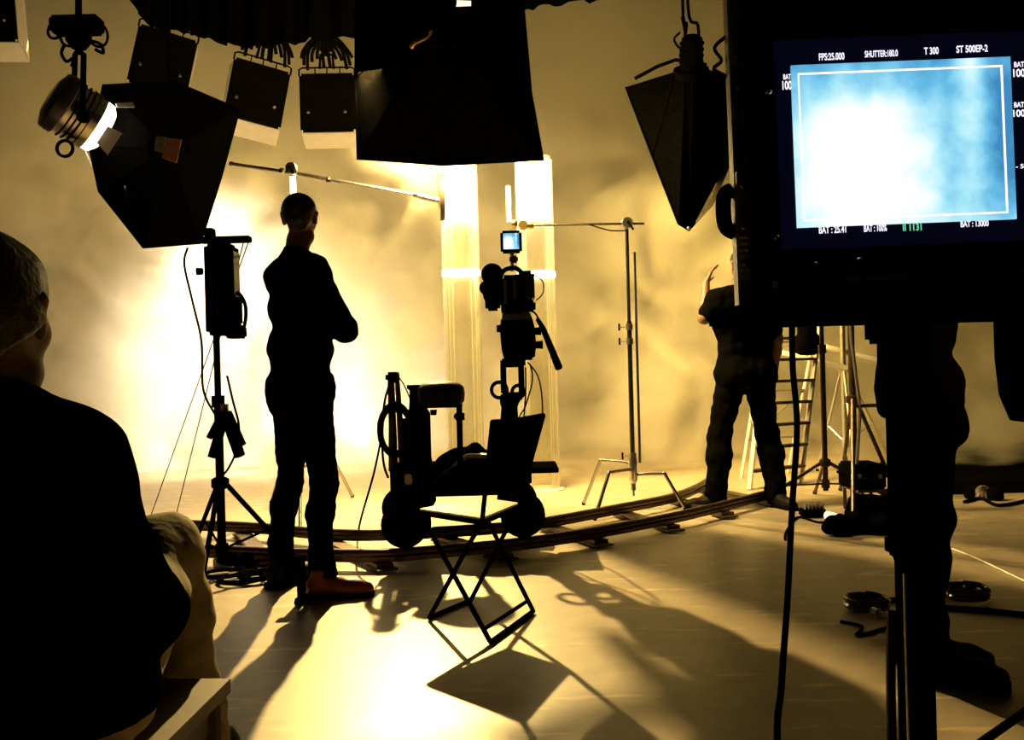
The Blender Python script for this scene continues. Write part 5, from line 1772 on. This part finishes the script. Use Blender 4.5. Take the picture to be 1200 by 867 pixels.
t1_b = F(968, 588)
tripod('dark slim stand with a straight post in front of the ladder', (t1_b.x, t1_b.y, 0), .28, P(963, 300, t1_b.y).z, [t1_b + Vector((-.48, -.02, 0)), t1_b + Vector((.45, -.08, 0)), t1_b + Vector((.05, .40, 0))], M['rail'], .020)
t2_b = P(990, 500, 8.35)
s2 = tripod('bright aluminium tripod with spread legs at the foot of the back wall', (t2_b.x, 8.35, 0), P(988, 432, 8.35).z, P(984, 290, 8.35).z,
            [F(958, 552), F(1003, 566), F(1046, 548)], M['alu'], .024, low=P(990, 525, 8.35).z)
t3_b = F(1004, 600)
s3 = tripod('dark tall stand leaning posts beside the bright aluminium tripod', (P(1000, 500, t3_b.y).x, t3_b.y, 0), P(998, 468, t3_b.y).z, P(992, 290, t3_b.y).z,
            [F(1000, 618), F(1060, 600), F(985, 575)], M['rail'], .022)
MB().tube([P(1000, 476, t3_b.y - .05), P(1048, 474, t3_b.y - .05)], .012, 8).build('cross_bar', M['rail'], s3, True, world=True)
MB().tube([P(1004, 545, t3_b.y - .05), P(1008, 480, t3_b.y - .05), P(998, 400, t3_b.y - .05), P(992, 300, t3_b.y - .05)], .012, 8).build('spare_pole', M['alu'], s3, True, world=True)

for (xa, ya, xb, yb, yy, lab) in ((900, 410, 992, 432, 8.30, 'lower pale pole slung across the ladder, its end at the tripod'), (968, 407, 1034, 424, 8.40, 'upper pale pole slung behind the tripod posts')):
    pl = MB().tube([P(xa, ya, yy), P(xb, yb, yy)], .028, 10).build('pale_pole', M['white_paint'], None, True)
    tag(pl, lab, 'pole', 'pale poles slung across the ladder and stands')

# cases and bags in the dark behind the monitor stand
def case_(x0, y0, x1, y1, yy, d, lab, m='black_plastic'):
    t = thing('equipment_case', lab, 'case', loc=P((x0 + x1) / 2, y1, yy))
    slab(x0, x1, y0, y1, yy, yy + d, 'shell', M[m], t, .015)
    slab(x0 - .5, x1 + .5, y0 + (y1 - y0) * .42, y0 + (y1 - y0) * .5, yy - .006, yy + d + .006, 'lid_seam', M['black_metal'], t, .002)
    a = (x0 + x1) / 2
    MB().tube(smooth_path([P(a - 7, y0 + (y1 - y0) * .55, yy), P(a - 7, y0 + (y1 - y0) * .55, yy - .04), P(a + 7, y0 + (y1 - y0) * .55, yy - .04), P(a + 7, y0 + (y1 - y0) * .55, yy)], 3), .006, 6).build('handle', M['rubber'], t, True, world=True)
    for q_ in (-.3, .3):
        aa = a + (x1 - x0) * q_
        slab(aa - 2, aa + 2, y0 + (y1 - y0) * .38, y0 + (y1 - y0) * .54, yy - .014, yy, 'latch', M['steel'], t, .002)
    return t


case_(1000, 545, 1040, 574, F(1020, 606).y + .1, .30, 'black equipment case lying on top of the dark frame')
yk = F(1020, 606).y + .1
fr = thing('case_frame', 'open dark metal frame with crossed struts carrying the black case', 'frame', loc=(P(1022, 590, yk).x, yk, 0))
fz = P(1020, 574, yk).z
xs_ = (P(1008, 590, yk).x, P(1040, 590, yk).x)
for x in xs_:
    for dy in (0, .28):
        MB().tube([(x, yk + dy, 0), (x, yk + dy, fz)], .012, 8).build('leg', M['alu'] if x == xs_[0] and dy == 0 else M['rail'], fr, True, world=True)
MB().tube([(xs_[0], yk, .01), (xs_[1], yk, fz - .01)], .008, 6).build('strut', M['rail'], fr, True, world=True)
MB().tube([(xs_[1], yk, .01), (xs_[0], yk, fz - .01)], .008, 6).build('strut', M['rail'], fr, True, world=True)
MB().box(((xs_[0] + xs_[1]) / 2, yk + .14, fz - .008), (xs_[1] - xs_[0] + .03, .31, .016)).build('shelf', M['rail'], fr, world=True)

fls = thing('floor_lamp_unit', 'small finned floor unit with one bright white end lying by the slim stand', 'lamp', loc=F(960, 606))
q0 = F(952, 606)
MB().box(q0 + Vector((0, 0, .035)), (.15, .10, .06), bevel=.01).build('housing', M['black_metal'], fls, True, world=True)
for k in range(6):
    MB().box(q0 + Vector((-.06 + k * .024, 0, .075)), (.010, .09, .035), bevel=.002).build('fin', M['steel'], fls, world=True)
p0, p1 = F(970, 604, .05), F(984, 608, .05)
MB().tube([p0, p1], .028, 12).build('bright_end', mat('white_end_cap', (.85, .82, .75), .3, emit=(1, .93, .75), estr=.9), fls, True, world=True)
MB().tube([q0 + Vector((.07, 0, .04)), p0], .014, 8).build('link', M['black_metal'], fls, True, world=True)

for i, (x, y, w_, h_, lab) in enumerate(((1008, 626, .34, .12, 'black bag slumped on the floor before the case frame'), (1030, 612, .26, .16, 'black bag leaning against the case frame'))):
    p = F(x, y)
    B = Body()
    rnd = random.Random(60 + i)
    for k in range(6):
        q_ = np.array(p) + V((k / 5 - .5) * w_, rnd.uniform(-.04, .06), h_ * .42)
        B.c(q_, q_ + V(rnd.uniform(-.05, .05), rnd.uniform(-.05, .05), h_ * .25), h_ * .45, h_ * .36, k=.04)
    B.plane((0, 0, .004), (0, 0, -1))
    tag(body_obj('equipment_bag', B, M['black_cloth'], None, .011, .010, 60 + i), lab, 'bag')

cable_coil('shiny cable coil on the floor just left of the monitor post', F(1016, 716) + Vector((0, 0, .014)), (0, 0, 1), .075, 5, .009, m=M['glossy_cable'])
cable_coil('shiny cable coil on the floor beside the shoe of the dark figure', F(1132, 703) + Vector((0, 0, .014)), (0, 0, 1), .080, 5, .009, m=M['glossy_cable'])
pg_ = thing('cable_plug', 'small silver plug lying in the cable coil left of the post', 'plug', loc=F(1026, 718))
MB().tube([F(1022, 716, .06), F(1030, 718, .06)], .016, 10).build('sleeve', M['chrome'], pg_, True, world=True)
MB().tube([F(1030, 718, .06), F(1037, 720, .06)], .009, 8).build('pin', M['steel'], pg_, True, world=True)
for (pts, lab, m_, r_) in ((((1020, 706), (1060, 703), (1110, 712), (1160, 716), (1215, 722)), 'black cable running along the floor past the monitor post', 'rubber', .012),
                           (((985, 728), (1010, 734), (1004, 744), (1030, 738), (1060, 728)), 'thin black lead straying from the shiny coil left of the post', 'rubber', .006),
                           (((1116, 643), (1140, 652), (1170, 666), (1206, 683)), 'pale thin cable lying across the dark floor at the right edge', 'alu', .006),
                           (((1000, 620), (985, 610), (960, 612), (935, 606), (922, 622), (920, 632)), 'dark lead lying on the floor by the finned unit', 'rubber', .008),
                           (((1130, 588), (1150, 584), (1170, 592), (1205, 586)), 'dark cable lying far back on the floor at the right edge', 'rubber', .012)):
    pp = smooth_path([F(x, y, r_) for x, y in pts], 7)
    tag(MB().tube(pp, r_, 7).build('cable', M[m_], None, True), lab, 'cable')
for i, x in enumerate((1140, 1152, 1166)):
    pp = F(x, 584 + i)
    o = MB().lathe([(.05, 0), (.06, .02), (.055, .07), (.03, .09), (.012, .10)], pp, (0, 0, 1), 14).build('shackle_weight', M['black_plastic'] if i != 1 else M['steel'], None, True)
    tag(o, ['small dark weight on the far floor, nearest the dark figure in the row of three', 'small metal weight in the middle of the row of three on the far floor', 'small dark weight on the far floor, farthest right of the row of three'][i], 'weight', 'small weights on the far floor')
